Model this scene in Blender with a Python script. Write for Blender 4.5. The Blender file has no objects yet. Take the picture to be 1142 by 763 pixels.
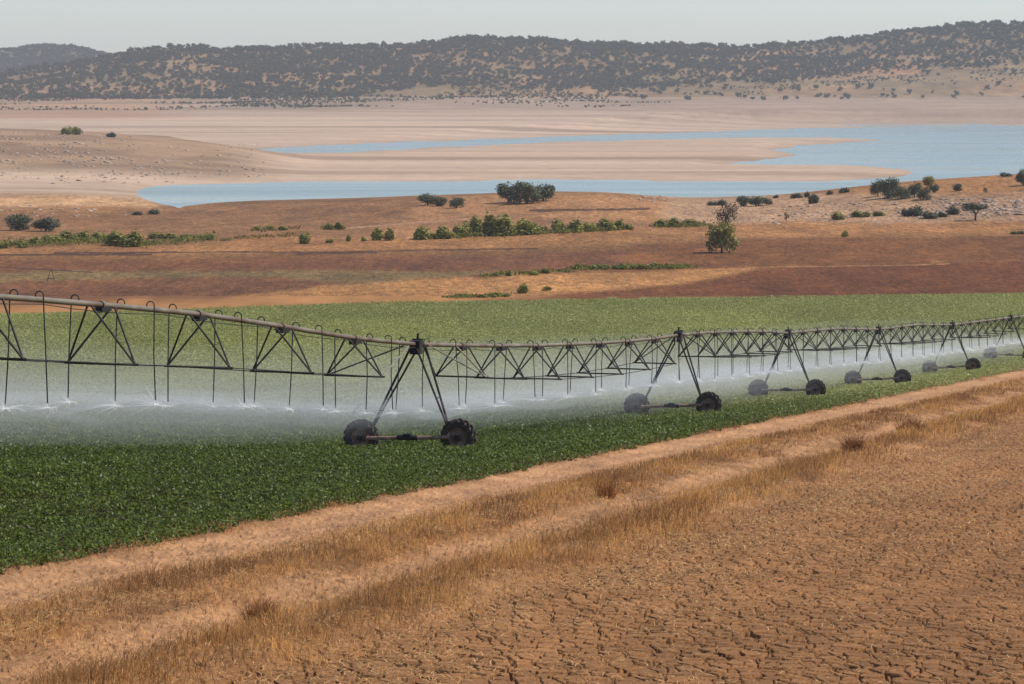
import bpy, math, random
import numpy as np
from mathutils import Vector

random.seed(7)
RNG = np.random.default_rng(11)
scene = bpy.context.scene
COL = scene.collection
F, CX, HY = 3200.0, 571.0, 100.0        # focal length (px of the 1142 px wide photo), centre column, horizon row
CAMZ = 34.0                             # camera height above the reservoir, metres
PI = math.pi

# ------------------------------------------------------------------ small helpers
def lin(r, g, b, k=1.0):
    f = lambda c: (c / 12.92 if c <= 0.04045 else ((c + 0.055) / 1.055) ** 2.4)
    return tuple(k * f(v / 255.0) for v in (r, g, b))

def smooth(a, b, x):
    t = np.clip((x - a) / (b - a), 0, 1)
    return t * t * (3 - 2 * t)

def _hash(ix, iy, seed):
    h = (ix.astype(np.int64) * 374761393 + iy.astype(np.int64) * 668265263 + seed * 974634541) & 0xFFFFFFFF
    h = ((h ^ (h >> 13)) * 1274126177) & 0xFFFFFFFF
    h = h ^ (h >> 16)
    return (h & 0xFFFFFF) / float(0xFFFFFF)

def vnoise(x, y, seed=0):
    x = np.asarray(x, float); y = np.asarray(y, float)
    ix = np.floor(x); iy = np.floor(y)
    fx = x - ix; fy = y - iy
    fx = fx * fx * (3 - 2 * fx); fy = fy * fy * (3 - 2 * fy)
    a = _hash(ix, iy, seed); b = _hash(ix + 1, iy, seed)
    c = _hash(ix, iy + 1, seed); d = _hash(ix + 1, iy + 1, seed)
    return (a * (1 - fx) + b * fx) * (1 - fy) + (c * (1 - fx) + d * fx) * fy

def fbm(x, y, seed=0, octv=4):
    s = 0; a = 0.5; n = 0
    for k in range(octv):
        s = s + a * vnoise(x * 2 ** k, y * 2 ** k, seed + k * 17); n += a; a *= 0.5
    return s / n

def np_mesh(name, verts, faces, mats, smooth_shade=False, col=None, midx=None, attr=None):
    """verts (N,3); faces (M,k) with one k"""
    verts = np.ascontiguousarray(verts, dtype=np.float32)
    faces = np.ascontiguousarray(faces, dtype=np.int32)
    me = bpy.data.meshes.new(name)
    k = faces.shape[1]
    me.vertices.add(len(verts)); me.vertices.foreach_set('co', verts.ravel())
    me.loops.add(faces.size); me.loops.foreach_set('vertex_index', faces.ravel())
    me.polygons.add(len(faces))
    me.polygons.foreach_set('loop_start', np.arange(0, faces.size, k, dtype=np.int32))
    if midx is not None:
        me.polygons.foreach_set('material_index', np.ascontiguousarray(midx, dtype=np.int32))
    if smooth_shade:
        me.polygons.foreach_set('use_smooth', np.ones(len(faces), dtype=bool))
    me.update(calc_edges=True)
    if col is not None:
        a = me.color_attributes.new('Col', 'FLOAT_COLOR', 'POINT')
        c = np.ones((len(verts), 4), dtype=np.float32); c[:, :3] = col
        a.data.foreach_set('color', c.ravel())
    for m in (mats if isinstance(mats, (list, tuple)) else [mats]):
        me.materials.append(m)
    return me

def link(name, me, parent=None):
    o = bpy.data.objects.new(name, me); COL.objects.link(o)
    if parent is not None: o.parent = parent
    return o

def tag(o, label=None, cat=None, group=None, kind=None):
    if label: o['label'] = label
    if cat: o['category'] = cat
    if group: o['group'] = group
    if kind: o['kind'] = kind
    return o

def empty(name, loc=(0, 0, 0)):
    o = bpy.data.objects.new(name, None); COL.objects.link(o); o.location = loc
    o.empty_display_size = 0.5
    return o

class MB:
    """collects tubes, boxes and lathes; build() links them as ONE mesh object"""
    def __init__(s): s.v = []; s.f = []
    def tube(s, pts, r, n=6, cap=True):
        pts = [Vector(p) for p in pts]; b0 = len(s.v); up = Vector((0, 0, 1))
        rs = r if isinstance(r, (list, tuple)) else [r] * len(pts)
        ref = None
        for i, p in enumerate(pts):
            d = (pts[min(i + 1, len(pts) - 1)] - pts[max(i - 1, 0)]).normalized()
            if ref is None: ref = d.cross(up if abs(d.z) < .95 else Vector((1, 0, 0))).normalized()
            a = (ref - d * ref.dot(d)).normalized(); ref = a; c = d.cross(a)
            for k in range(n):
                t = 2 * PI * k / n
                s.v.append(p + (a * math.cos(t) + c * math.sin(t)) * rs[i])
        for i in range(len(pts) - 1):
            for k in range(n):
                s.f.append((b0 + i * n + k, b0 + i * n + (k + 1) % n, b0 + (i + 1) * n + (k + 1) % n, b0 + (i + 1) * n + k))
        if cap:
            s.f.append(tuple(b0 + k for k in range(n))[::-1]); e = b0 + (len(pts) - 1) * n
            s.f.append(tuple(e + k for k in range(n)))
        return s
    def box(s, c, hx, hy, hz, X=Vector((1, 0, 0)), Y=Vector((0, 1, 0)), Z=Vector((0, 0, 1)), bev=0.0):
        c = Vector(c); b = len(s.v)
        for k in ((-1, -1, -1), (1, -1, -1), (1, 1, -1), (-1, 1, -1), (-1, -1, 1), (1, -1, 1), (1, 1, 1), (-1, 1, 1)):
            s.v.append(c + X * hx * k[0] + Y * hy * k[1] + Z * hz * k[2])
        for q in ((3, 2, 1, 0), (4, 5, 6, 7), (0, 1, 5, 4), (1, 2, 6, 5), (2, 3, 7, 6), (3, 0, 4, 7)):
            s.f.append(tuple(b + i for i in q))
        return s
    def lathe(s, prof, c, axis, n=28):
        """prof: list of (radius, along axis); closed ends at radius 0 are allowed"""
        c = Vector(c); axis = Vector(axis).normalized()
        a = axis.cross(Vector((0, 0, 1))).normalized(); u = axis.cross(a); b = len(s.v)
        for r, z in prof:
            for k in range(n):
                t = 2 * PI * k / n
                s.v.append(c + axis * z + (a * math.cos(t) + u * math.sin(t)) * r)
        for i in range(len(prof) - 1):
            for k in range(n):
                s.f.append((b + i * n + k, b + i * n + (k + 1) % n, b + (i + 1) * n + (k + 1) % n, b + (i + 1) * n + k))
        return s
    def build(s, name, mat, parent=None, sm=False):
        me = bpy.data.meshes.new(name); me.from_pydata([tuple(v) for v in s.v], [], s.f)
        me.materials.append(mat)
        if sm:
            me.polygons.foreach_set('use_smooth', np.ones(len(me.polygons), dtype=bool))
        me.update()
        o = link(name, me, parent)
        return o

# ------------------------------------------------------------------ materials
def mat_new(name):
    m = bpy.data.materials.new(name); m.use_nodes = True
    nt = m.node_tree; nt.nodes.clear()
    out = nt.nodes.new('ShaderNodeOutputMaterial')
    return m, nt, out

def simple_mat(name, c, rough=.7, metal=0.0, noise=None, spec=.3, c2=None):
    m, nt, out = mat_new(name)
    b = nt.nodes.new('ShaderNodeBsdfPrincipled')
    b.inputs['Roughness'].default_value = rough; b.inputs['Metallic'].default_value = metal
    b.inputs['Specular IOR Level'].default_value = spec
    b.inputs['Base Color'].default_value = (*c, 1)
    if noise:
        tc = nt.nodes.new('ShaderNodeTexCoord'); n = nt.nodes.new('ShaderNodeTexNoise')
        n.inputs['Scale'].default_value = noise; n.inputs['Detail'].default_value = 6
        nt.links.new(tc.outputs['Object'], n.inputs['Vector'])
        r = nt.nodes.new('ShaderNodeValToRGB')
        r.color_ramp.elements[0].position = .35; r.color_ramp.elements[1].position = .68
        r.color_ramp.elements[0].color = (*c, 1); r.color_ramp.elements[1].color = (*(c2 or tuple(v * .5 for v in c)), 1)
        nt.links.new(n.outputs['Fac'], r.inputs['Fac']); nt.links.new(r.outputs['Color'], b.inputs['Base Color'])
        bp = nt.nodes.new('ShaderNodeBump'); bp.inputs['Strength'].default_value = .3; bp.inputs['Distance'].default_value = .01
        nt.links.new(n.outputs['Fac'], bp.inputs['Height']); nt.links.new(bp.outputs['Normal'], b.inputs['Normal'])
    nt.links.new(b.outputs['BSDF'], out.inputs['Surface'])
    return m

def ground_mat(name, layers, bump=None, rough=.95):
    """vertex colour 'Col' (soil colour, with painted crack shade in the cracked field) times several noises; layers: (scale xyz, low, high)"""
    m, nt, out = mat_new(name)
    b = nt.nodes.new('ShaderNodeBsdfPrincipled')
    b.inputs['Roughness'].default_value = rough; b.inputs['Specular IOR Level'].default_value = .15
    at = nt.nodes.new('ShaderNodeVertexColor'); at.layer_name = 'Col'
    geo = nt.nodes.new('ShaderNodeNewGeometry')
    prev = at.outputs['Color']
    for sc, lo, hi in layers:
        mp = nt.nodes.new('ShaderNodeVectorMath'); mp.operation = 'MULTIPLY'
        mp.inputs[1].default_value = sc
        nt.links.new(geo.outputs['Position'], mp.inputs[0])
        n = nt.nodes.new('ShaderNodeTexNoise'); n.inputs['Scale'].default_value = 1; n.inputs['Detail'].default_value = 5
        n.inputs['Roughness'].default_value = .65
        nt.links.new(mp.outputs['Vector'], n.inputs['Vector'])
        mr = nt.nodes.new('ShaderNodeMapRange'); mr.inputs['From Min'].default_value = .3; mr.inputs['From Max'].default_value = .7
        mr.inputs['To Min'].default_value = lo; mr.inputs['To Max'].default_value = hi
        nt.links.new(n.outputs['Fac'], mr.inputs['Value'])
        mx = nt.nodes.new('ShaderNodeVectorMath'); mx.operation = 'SCALE'
        nt.links.new(prev, mx.inputs[0]); nt.links.new(mr.outputs['Result'], mx.inputs['Scale'])
        prev = mx.outputs['Vector']
    nt.links.new(prev, b.inputs['Base Color'])
    if bump:
        sc, dist = bump
        mp = nt.nodes.new('ShaderNodeVectorMath'); mp.operation = 'MULTIPLY'; mp.inputs[1].default_value = sc
        nt.links.new(geo.outputs['Position'], mp.inputs[0])
        n = nt.nodes.new('ShaderNodeTexNoise'); n.inputs['Scale'].default_value = 1; n.inputs['Detail'].default_value = 6
        n.inputs['Roughness'].default_value = .7
        nt.links.new(mp.outputs['Vector'], n.inputs['Vector'])
        bp = nt.nodes.new('ShaderNodeBump'); bp.inputs['Strength'].default_value = .8; bp.inputs['Distance'].default_value = dist
        nt.links.new(n.outputs['Fac'], bp.inputs['Height']); nt.links.new(bp.outputs['Normal'], b.inputs['Normal'])
    nt.links.new(b.outputs['BSDF'], out.inputs['Surface'])
    return m

def leaf_mat(name, vcol=True, c=(.05, .1, .03), rough=.5, transl=.25, spec=.35, jitter=.35):
    m, nt, out = mat_new(name)
    b = nt.nodes.new('ShaderNodeBsdfPrincipled'); b.inputs['Roughness'].default_value = rough
    b.inputs['Specular IOR Level'].default_value = spec
    t = nt.nodes.new('ShaderNodeBsdfTranslucent')
    mix = nt.nodes.new('ShaderNodeMixShader'); mix.inputs['Fac'].default_value = transl
    if vcol:
        at = nt.nodes.new('ShaderNodeVertexColor'); at.layer_name = 'Col'; src = at.outputs['Color']
    else:
        rgb = nt.nodes.new('ShaderNodeRGB'); rgb.outputs[0].default_value = (*c, 1)
        inf = nt.nodes.new('ShaderNodeObjectInfo')
        mr = nt.nodes.new('ShaderNodeMapRange'); mr.inputs['To Min'].default_value = 1 - jitter; mr.inputs['To Max'].default_value = 1 + jitter
        nt.links.new(inf.outputs['Random'], mr.inputs['Value'])
        geo = nt.nodes.new('ShaderNodeNewGeometry')
        mr2 = nt.nodes.new('ShaderNodeMapRange'); mr2.inputs['To Min'].default_value = .65; mr2.inputs['To Max'].default_value = 1.35
        nt.links.new(geo.outputs['Random Per Island'], mr2.inputs['Value'])
        mu = nt.nodes.new('ShaderNodeMath'); mu.operation = 'MULTIPLY'
        nt.links.new(mr.outputs['Result'], mu.inputs[0]); nt.links.new(mr2.outputs['Result'], mu.inputs[1])
        sc = nt.nodes.new('ShaderNodeVectorMath'); sc.operation = 'SCALE'
        nt.links.new(rgb.outputs[0], sc.inputs[0]); nt.links.new(mu.outputs[0], sc.inputs['Scale'])
        src = sc.outputs['Vector']
    nt.links.new(src, b.inputs['Base Color']); nt.links.new(src, t.inputs['Color'])
    nt.links.new(b.outputs['BSDF'], mix.inputs[1]); nt.links.new(t.outputs['BSDF'], mix.inputs[2])
    nt.links.new(mix.outputs['Shader'], out.inputs['Surface'])
    return m

def volume_mat(name, density, color=(.9, .95, 1), aniso=0.0):
    m, nt, out = mat_new(name)
    v = nt.nodes.new('ShaderNodeVolumePrincipled')
    v.inputs['Density'].default_value = density; v.inputs['Color'].default_value = (*color, 1)
    v.inputs['Anisotropy'].default_value = aniso
    nt.links.new(v.outputs['Volume'], out.inputs['Volume'])
    m.cycles.homogeneous_volume = True
    return m

M_NEAR = ground_mat('near_soil', [((.35, .35, .35), .85, 1.15), ((9, 9, 9), .75, 1.25), ((40, 40, 40), .8, 1.2)], ((14, 14, 14), .05))
M_TRACK = ground_mat('track_soil', [((.5, .5, .5), .85, 1.15), ((5, 5, 5), .8, 1.2), ((30, 30, 30), .75, 1.25)], ((9, 9, 9), .06))
M_MID = ground_mat('field_soil', [((.01, .02, .02), .86, 1.16), ((.12, .05, .1), .78, 1.22), ((.8, .22, .8), .55, 1.45), ((2.2, .6, 2.2), .66, 1.34)], ((1.2, .35, 1), .9))
M_FAR = ground_mat('lake_bed_soil', [((.0025, .012, .01), .88, 1.1), ((.008, .05, .02), .88, 1.12), ((.1, .06, .1), .9, 1.1)], ((.15, .08, .15), .6))
M_HILL = ground_mat('hill_soil', [((.01, .01, .01), .75, 1.25), ((.06, .04, .06), .7, 1.3)], ((.08, .05, .08), 2.0))

# ------------------------------------------------------------------ the road frame (crop edge runs along t = 0, t grows to the camera's right)
P0 = (-10.3, 57.8); EX, EY = .2696, .963
def road_t(X, Y): return (X - P0[0]) * EY - (Y - P0[1]) * EX
def road_s(X, Y): return (X - P0[0]) * EX + (Y - P0[1]) * EY
def road_xy(s, t): return P0[0] + EX * s + EY * t, P0[1] + EY * s - EX * t

# ------------------------------------------------------------------ terrain height table over (image column of azimuth, distance)
TX = np.arange(-900, 2060, 20.0); TY = np.arange(-80, 6900, 5.0)
def xi_(pts, x): return np.interp(x, [p[0] for p in pts], [p[1] for p in pts])
CREST = [(-900, 2.2), (0, 2.2), (90, 1.6), (150, .35), (200, -.15), (260, .5), (330, 1.4), (400, 2.4), (450, 3.4), (600, 5.25), (680, 5), (760, 2.5), (850, 3.4), (930, 6), (1000, 8.25), (1142, 10.9), (1500, 14)]
Z950 = [(-900, 1.5), (60, 1.3), (135, .5), (170, -.6), (230, -1.5), (2000, -1.5)]
PEN = [(-900, 18), (-100, 16.4), (0, 15.9), (80, 14.4), (150, 12.6), (240, 8.7), (300, 4.5), (330, 1.6), (370, .9), (2000, .9)]
HILL = [(-900, 60), (0, 84), (60, 74), (100, 68), (130, 60), (165, 54), (205, 51), (235, 53), (270, 58), (300, 55), (330, 53.5), (400, 51.5), (440, 50.5), (480, 49), (520, 43), (560, 44.5), (600, 47), (650, 50), (700, 51), (760, 53), (820, 54), (880, 53), (920, 47), (960, 42.5), (1000, 37), (1040, 33), (1100, 26.5), (1142, 27.5), (1300, 24), (1700, 40)]
BACK = [(-900, 72), (0, 61), (60, 54.5), (85, 56), (120, 63), (160, 76), (230, 100), (300, 130), (2000, 130)]
tab = np.zeros((len(TX), len(TY)))
for i, x in enumerate(TX):
    c = xi_(CREST, x); z9 = xi_(Z950, x); p = xi_(PEN, x)
    left = x < 340
    zc = CAMZ + (HY - xi_(HILL, x)) * 4000 / F
    zb = max(10, CAMZ + (HY - xi_(BACK, x)) * 5600 / F)
    kn = [(-80, 38), (0, 32.3), (23.5, 26.9), (290, 6.37), (320, 4.95), (350, 3.95), (385, 3.2), (420, 2.8), (520, 2.55),
          (620, 2.3 + .1 * (c - 2)), (700, 2.0 + .42 * (c - 2)), (760, 2 + .85 * (c - 2)), (810, c), (850, .75 * c), (950, z9), (1000, z9 if z9 < 0 else 1.2),
          (1100, max(.9, .3 * p)), (1200, max(.9, .62 * p)), (1350, max(.9, p)), (1500, max(.9, .8 * p)), (1700, 1.3), (2000, 2.2), (2500, 6), (3000, 14), (3400, 25),
          (3600, 25 + .36 * (zc - 25)), (3800, 25 + .76 * (zc - 25)), (4000, zc), (4150, zc - 6), (4800, 25), (5000, 22), (5250, 22 + .35 * (zb - 22)), (5600, zb), (6200, max(10, zb - 30)), (6900, 8)]
    tab[i] = np.interp(TY, [k[0] for k in kn], [k[1] for k in kn])
def blur(a, n, axis):
    ker = np.ones(n) / n
    pad = [(0, 0), (0, 0)]; pad[axis] = (n // 2, n // 2)
    return np.apply_along_axis(lambda v: np.convolve(v, ker, 'valid'), axis, np.pad(a, pad, mode='edge'))
t2 = blur(blur(tab, 9, 1), 3, 0)
w = smooth(240, 320, TY)[None, :]
near = tab.copy(); kk = blur(tab, 3, 1)
tab = t2 * w + kk * (1 - w)

WATER = [(258, 167.8), (300, 165), (340, 163), (400, 160.5), (500, 157), (600, 153), (760, 148), (900, 143), (1020, 140.5), (1142, 139), (1500, 137), (2200, 136), (2200, 250), (135, 250),
         (137, 231), (155, 221), (220, 215), (300, 209), (400, 204), (500, 202), (600, 200), (700, 201), (800, 204), (880, 203), (960, 200), (1000, 197), (1016, 192.5),
         (1008, 189), (950, 184.8), (870, 184), (800, 183), (840, 180), (885, 173), (862, 168), (885, 163), (930, 159.5), (985, 156.5), (960, 154.5), (910, 153.2), (850, 153.5), (760, 155), (680, 157), (600, 159), (500, 164), (400, 169.5), (340, 171.3), (295, 170.5)]
ASX = 9.0
def poly_sd(px, py, poly):
    """signed distance (negative inside) in rows, columns squeezed by ASX"""
    px = px / ASX; P = [(x / ASX, y) for x, y in poly]
    d = np.full(px.shape, 1e9); ins = np.zeros(px.shape, bool)
    for (x1, y1), (x2, y2) in zip(P, P[1:] + P[:1]):
        ex, ey = x2 - x1, y2 - y1
        t = np.clip(((px - x1) * ex + (py - y1) * ey) / (ex * ex + ey * ey + 1e-12), 0, 1)
        d = np.minimum(d, np.hypot(px - x1 - t * ex, py - y1 - t * ey))
        cond = ((y1 > py) != (y2 > py)) & (px < (x2 - x1) * (py - y1) / (y2 - y1 + 1e-12) + x1)
        ins ^= cond
    return np.where(ins, -d, d)
SDT = np.full(tab.shape, 50.0)
jj = TY > 700
gx, gy = np.meshgrid(TX, HY + F * CAMZ / TY[jj], indexing='ij')
SDT[:, jj] = poly_sd(gx, gy, WATER)

def bil(T, X, Y):
    xi = np.clip(CX + F * X / np.maximum(Y, 30.0), TX[0], TX[-1] - 1)
    a = (xi - TX[0]) / 20.0; b = (np.clip(Y, TY[0], TY[-1] - 6) - TY[0]) / 5.0
    ia = np.floor(a).astype(int); ib = np.floor(b).astype(int); fa = a - ia; fb = b - ib
    ia = np.clip(ia, 0, len(TX) - 2); ib = np.clip(ib, 0, len(TY) - 2)
    return (T[ia, ib] * (1 - fa) + T[ia + 1, ib] * fa) * (1 - fb) + (T[ia, ib + 1] * (1 - fa) + T[ia + 1, ib + 1] * fa) * fb

CORR = [(40, 1.2), (62, 1.1), (76, 1.0), (90, .55), (103, .12), (110, -.22), (130, -.45), (153, -.45), (175, -.55), (194, -.7), (227, -.8), (260, -.55), (290, .15), (330, .7), (400, 0)]
def zt(X, Y):
    X = np.asarray(X, float); Y = np.asarray(Y, float)
    z = bil(tab, X, Y)
    t = road_t(X, Y)
    c = np.interp(Y, [k[0] for k in CORR], [k[1] for k in CORR])
    z = z + c * smooth(0, 8, -t) * smooth(20, 45, Y)
    z = z + (fbm(X / 60, Y / 90, 3, 3) - .5) * .9 * smooth(430, 560, Y) * (1 - smooth(780, 830, Y))
    # lake bed and islands: squeeze to the water line
    sd = bil(SDT, X, Y) + (fbm(X / 22, Y / 60, 5, 4) - .5) * 2.2
    low = np.where(sd < 0, np.maximum(sd * .4, -2.5), .06 + sd * .12 + np.maximum(sd - 1.5, 0) ** 2 * .12 + 160 * smooth(2850, 3400, Y))
    m = smooth(880, 930, Y)
    z = np.where(m > 0, z * (1 - m) + np.minimum(z, low) * m, z)
    # hills: gullies and knolls
    hk = smooth(3350, 3700, Y)
    z = z + hk * ((fbm(X / 170, Y / 200, 9, 4) - .5) * 26 * (1 - .8 * np.exp(-((Y - 4000) / 170.) ** 2)) + (fbm(X / 45, Y / 60, 21, 3) - .5) * 5)
    z = z + smooth(2600, 3000, Y) * (1 - hk) * (fbm(X / 150, Y / 120, 31, 4) - .5) * 7
    pen = smooth(1000, 1150, Y) * (1 - smooth(1500, 1650, Y)) * smooth(360, 200, CX + F * X / np.maximum(Y, 30))
    z = z + pen * (fbm(X / 60, Y / 60, 41, 4) - .5) * 3.0
    return z

def px(X, Y, Z): return CX + F * X / Y, HY + F * (CAMZ - Z) / Y
YS = np.concatenate([np.arange(38, 450, 1.0), np.arange(450, 1000, 2.0), np.arange(1000, 6500, 10.0)])
def at(xi, yi):
    """ground point seen at a pixel of the photograph"""
    X = (xi - CX) / F * YS; Z = CAMZ - (yi - HY) / F * YS
    d = zt(X, YS) - Z
    k = np.argmax(d > 0)
    if k == 0: k = 1
    f = -d[k - 1] / (d[k] - d[k - 1]); Y = YS[k - 1] + f * (YS[k] - YS[k - 1])
    x = (xi - CX) / F * Y
    return x, Y, float(zt(np.array([x]), np.array([Y]))[0])

# ------------------------------------------------------------------ colours of the land (albedo)
K = .68
def A(r, g, b): return np.array(lin(r, g, b, K)) * np.array([1.03, .97, .80])
C_CROP = A(70, 58, 40); C_RED = A(126, 78, 46); C_ORANGE = A(190, 138, 88); C_BROWN = A(150, 108, 70); C_OLIVE = A(140, 116, 78)
C_BROWN2 = A(158, 104, 76); C_ORANGE2 = A(184, 132, 86); C_REDSM = A(162, 118, 82); C_TAN = A(182, 134, 94); C_SHORE = A(214, 170, 130)
C_ROCKY = A(188, 150, 120); C_MUD = A(212, 184, 166); C_MUDD = A(170, 144, 126); C_PEN = A(170, 140, 116); C_PLAIN = A(200, 160, 132)
C_HILL = A(148, 124, 92); C_BENCH = A(196, 146, 112)
def yb(pts, x): return np.interp(x, [p[0] for p in pts], [p[1] for p in pts])
B_GREEN = [(-900, 356), (0, 351), (118, 349), (257, 344), (397, 339), (650, 335), (1142, 328), (2000, 318)]
B_RED = [(0, 360), (400, 342), (517, 337), (600, 332), (680, 326), (770, 316), (830, 304), (850, 299), (900, 297), (1142, 291)]
B_OR = [(0, 338), (100, 337), (168, 334), (240, 331), (300, 326), (380, 318), (450, 313), (550, 309), (640, 304), (700, 303), (770, 301), (830, 300), (850, 298), (1142, 290)]
B_OLL = [(0, 315), (70, 314), (200, 309), (300, 310), (380, 317), (480, 312), (545, 305), (560, 303), (1142, 200)]
B_OLU = [(0, 303), (300, 303), (545, 302), (560, 303), (1142, 300)]
B_BR = [(0, 285), (160, 285), (380, 280), (560, 278), (700, 272), (760, 268), (900, 266), (1142, 262)]
B_O2 = [(0, 277), (100, 274), (240, 271), (300, 262), (380, 268), (470, 266), (600, 259), (700, 254), (760, 251), (900, 248), (1000, 250), (1142, 246)]
B_R2 = [(0, 246), (60, 246), (130, 245), (200, 240), (300, 240), (400, 236), (460, 240), (560, 236), (700, 232), (1142, 215)]

B_WOOD = [(-900, 110), (0, 109), (200, 107), (380, 107), (430, 99), (480, 93), (560, 97), (620, 99), (700, 100), (760, 94), (820, 88), (870, 90), (950, 80), (1000, 75), (1142, 70), (1500, 66)]
def land_colour(X, Y, Z):
    xi, yi = px(X, np.maximum(Y, 30), Z)
    n1 = fbm(X / 40, Y / 90, 51, 4) - .5; n2 = fbm(X / 8, Y / 25, 61, 3) - .5
    n3 = fbm(X / 2.5, Y / 9, 63, 3) - .5
    yj = yi + n2 * 4.5 + n1 * 4 + n3 * 5
    xj = xi + n1 * 40
    g = lambda B: yb(B, xi)
    mid = np.broadcast_to(C_TAN, X.shape + (3,)).copy()
    def put(mask, c): mid[mask] = c
    put(yj < 1e9, C_TAN)
    put(xj > 745, C_ROCKY)
    put((xj < 420) & (yj > g(B_R2) - 12), C_REDSM)
    put((xj < 180) & (yj < 231), C_SHORE)
    put((xj > 180) & (xj < 460) & (yj < 250), C_REDSM)
    put(yj > g(B_O2), C_ORANGE2)
    put((xj > 880) & (yj < 216) , C_ORANGE2 * .95)
    put(yj > g(B_BR), C_BROWN)
    put((yj > g(B_OLU)) & (yj < g(B_OLL)), C_OLIVE)
    put((yj > g(B_OLL)) & (xi < 560), A(130, 88, 60))
    put((yj > g(B_BR) + 1) & (xj > 700), A(140, 92, 55))
    put((yj > g(B_BR) + 6) & (yj < g(B_OLU)) & (xj < 700), A(138, 92, 62))
    put((yj > g(B_OR)), C_ORANGE)
    put((yj > g(B_RED)) & (xi > 500), C_RED)
    if mid.ndim == 3 and mid.shape[0] > 20:
        for _ in range(3): mid = (np.roll(mid, 2, 0) + mid * 2 + np.roll(mid, -2, 0) + np.roll(mid, 3, 1) + np.roll(mid, -3, 1)) / 6
    # thin ditches and field banks
    for (xa, ya, xb, y2, wd) in ((-50, 284, 170, 284, 1.1), (60, 282, 420, 281, .8), (380, 281, 600, 277, .8), (590, 235, 725, 233, 1.2), (330, 283, 420, 282, 1.2)):
        tt = np.clip((xi - xa) / (xb - xa), 0, 1); m = (xi > xa) & (xi < xb) & (np.abs(yi + n2 * 1.5 - (ya + (y2 - ya) * tt)) < wd)
        mid[m] = A(108, 76, 58)
    m = (np.abs(yi + n2 - yb([(760, 300), (850, 298), (1000, 296), (1142, 292)], xi)) < .6) & (xi > 830) & (xi < 1060); mid[m] = A(180, 132, 92)
    m = (np.abs(yi + n2 - yb([(380, 255), (500, 246), (560, 240)], xi)) < .8) & (xi > 380) & (xi < 520); mid[m] = A(196, 150, 118)
    mid *= (1 + n1 * .5 + n2 * .5 + n3 * .35)[..., None]
    # ploughing bands on the brown and red fields
    # far side
    sd = bil(SDT, X, Y)
    far = C_MUD * (1 + (fbm(X / 500, Y / 45, 71, 4) - .5)[..., None] * .55)
    wet = np.exp(-np.maximum(sd, 0) / 1.2)[..., None]
    far = far * (1 - .35 * wet) + C_MUDD * .35 * wet
    strand = smooth(.52, .68, fbm(X / 700 + 3, Y / 55, 77, 4))[..., None]
    strand = strand * smooth(.3, .6, fbm(X / 260, Y / 60, 79, 4))[..., None]
    far = far * (1 - .7 * strand) + C_MUDD * .7 * strand
    pk = (smooth(1030, 1120, Y) * (1 - smooth(1560, 1650, Y)) * smooth(350, 230, xi))[..., None]
    rocky = smooth(.45, .62, fbm(X / 50, Y / 40, 81, 4))[..., None]
    far = far * (1 - pk) + (C_PEN * (.86 + .3 * rocky)) * pk
    up = smooth(2550, 3050, Y)[..., None]
    far = far * (1 - up * .75) + (C_MUDD * .92 + .12 * rocky * C_MUD) * up * .75
    pl = (smooth(2500, 2700, Y) * smooth(260, 120, xi))[..., None]
    far = far * (1 - pl) + C_PLAIN * (.9 + .3 * (fbm(X / 300, Y / 60, 91, 3) - .5))[..., None] * pl
    sc = (np.exp(-((yi - yb(B_WOOD, xi) - 9) / 7.0) ** 2) * (Y > 2700) * smooth(.38, .6, fbm(X / 140, Y / 50, 97, 4)))[..., None]
    far = far * (1 - .7 * sc) + A(138, 118, 98) * .7 * sc
    hl = smooth(3330, 3430, Y)[..., None]
    nb = smooth(.45, .65, fbm(X / 120, Y / 70, 95, 4))[..., None]
    far = far * (1 - hl) + (C_HILL * (1 - .35 * nb) + C_BENCH * .35 * nb) * hl
    be = np.exp(-((yi - yb([(200, 60), (400, 98), (500, 96), (600, 102), (760, 92), (850, 82), (940, 80), (1060, 74), (1142, 73)], xi)) / 5.0) ** 2) * smooth(330, 460, xi) * (Y > 3000)
    be = (be * smooth(.4, .55, fbm(X / 160, Y / 80, 98, 3)))[..., None]
    far = far * (1 - be) + A(206, 146, 108) * be
    wv = smooth(860, 930, Y)[..., None]
    bk = smooth(4700, 5000, Y)[..., None]; far = far * (1 - bk) + A(112, 112, 84) * bk
    c = mid * (1 - wv) + far * wv
    nr = (1 - smooth(-1.5, 1.5, yi - g(B_GREEN)))[..., None] if False else None
    crop = (yj > g(B_GREEN)) & (Y < 470)
    c[crop] = C_CROP
    fc_ = crop & (Y > 240); c[fc_] = np.array([.17, .17, .05])
    t = road_t(X, Y)
    c[(t > -.3) & (Y < 480)] = A(176, 124, 84)
    return np.clip(c, .01, .9)

# ------------------------------------------------------------------ terrain sheet
rows = [-75, -50, -25, -10, 0, 10, 20, 30]
y = 36.0
while y < 430: rows.append(y); y += min(max(.35, y * y / 17000 * .9), 4)
while y < 900: rows.append(y); y += min(max(1.4, y * y / 104000 * .55), 4)
while y < 4200: rows.append(y); y += min(max(5, y * y / 109000 * .28), 14)
while y < 6600: rows.append(y); y += 40
rows = np.array(rows)
us = np.concatenate([np.linspace(-.42, -.205, 60)[:-1], np.linspace(-.205, .205, 760), np.linspace(.205, .42, 60)[1:]])
RY, RU = np.meshgrid(rows, us, indexing='ij')
RX = RU * (np.maximum(RY, 0) + 60 * np.exp(-np.maximum(RY, 0) / 120.))
RZ = zt(RX, RY)
CC = land_colour(RX, RY, RZ)
tt = road_t(RX, RY)
RZ = RZ - .35 * smooth(-1.0, 0, tt) * smooth(33, 38, RY) * (1 - smooth(285, 300, RY))
nr, nc = RX.shape
idx = np.arange(nr * nc).reshape(nr, nc)
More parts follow.
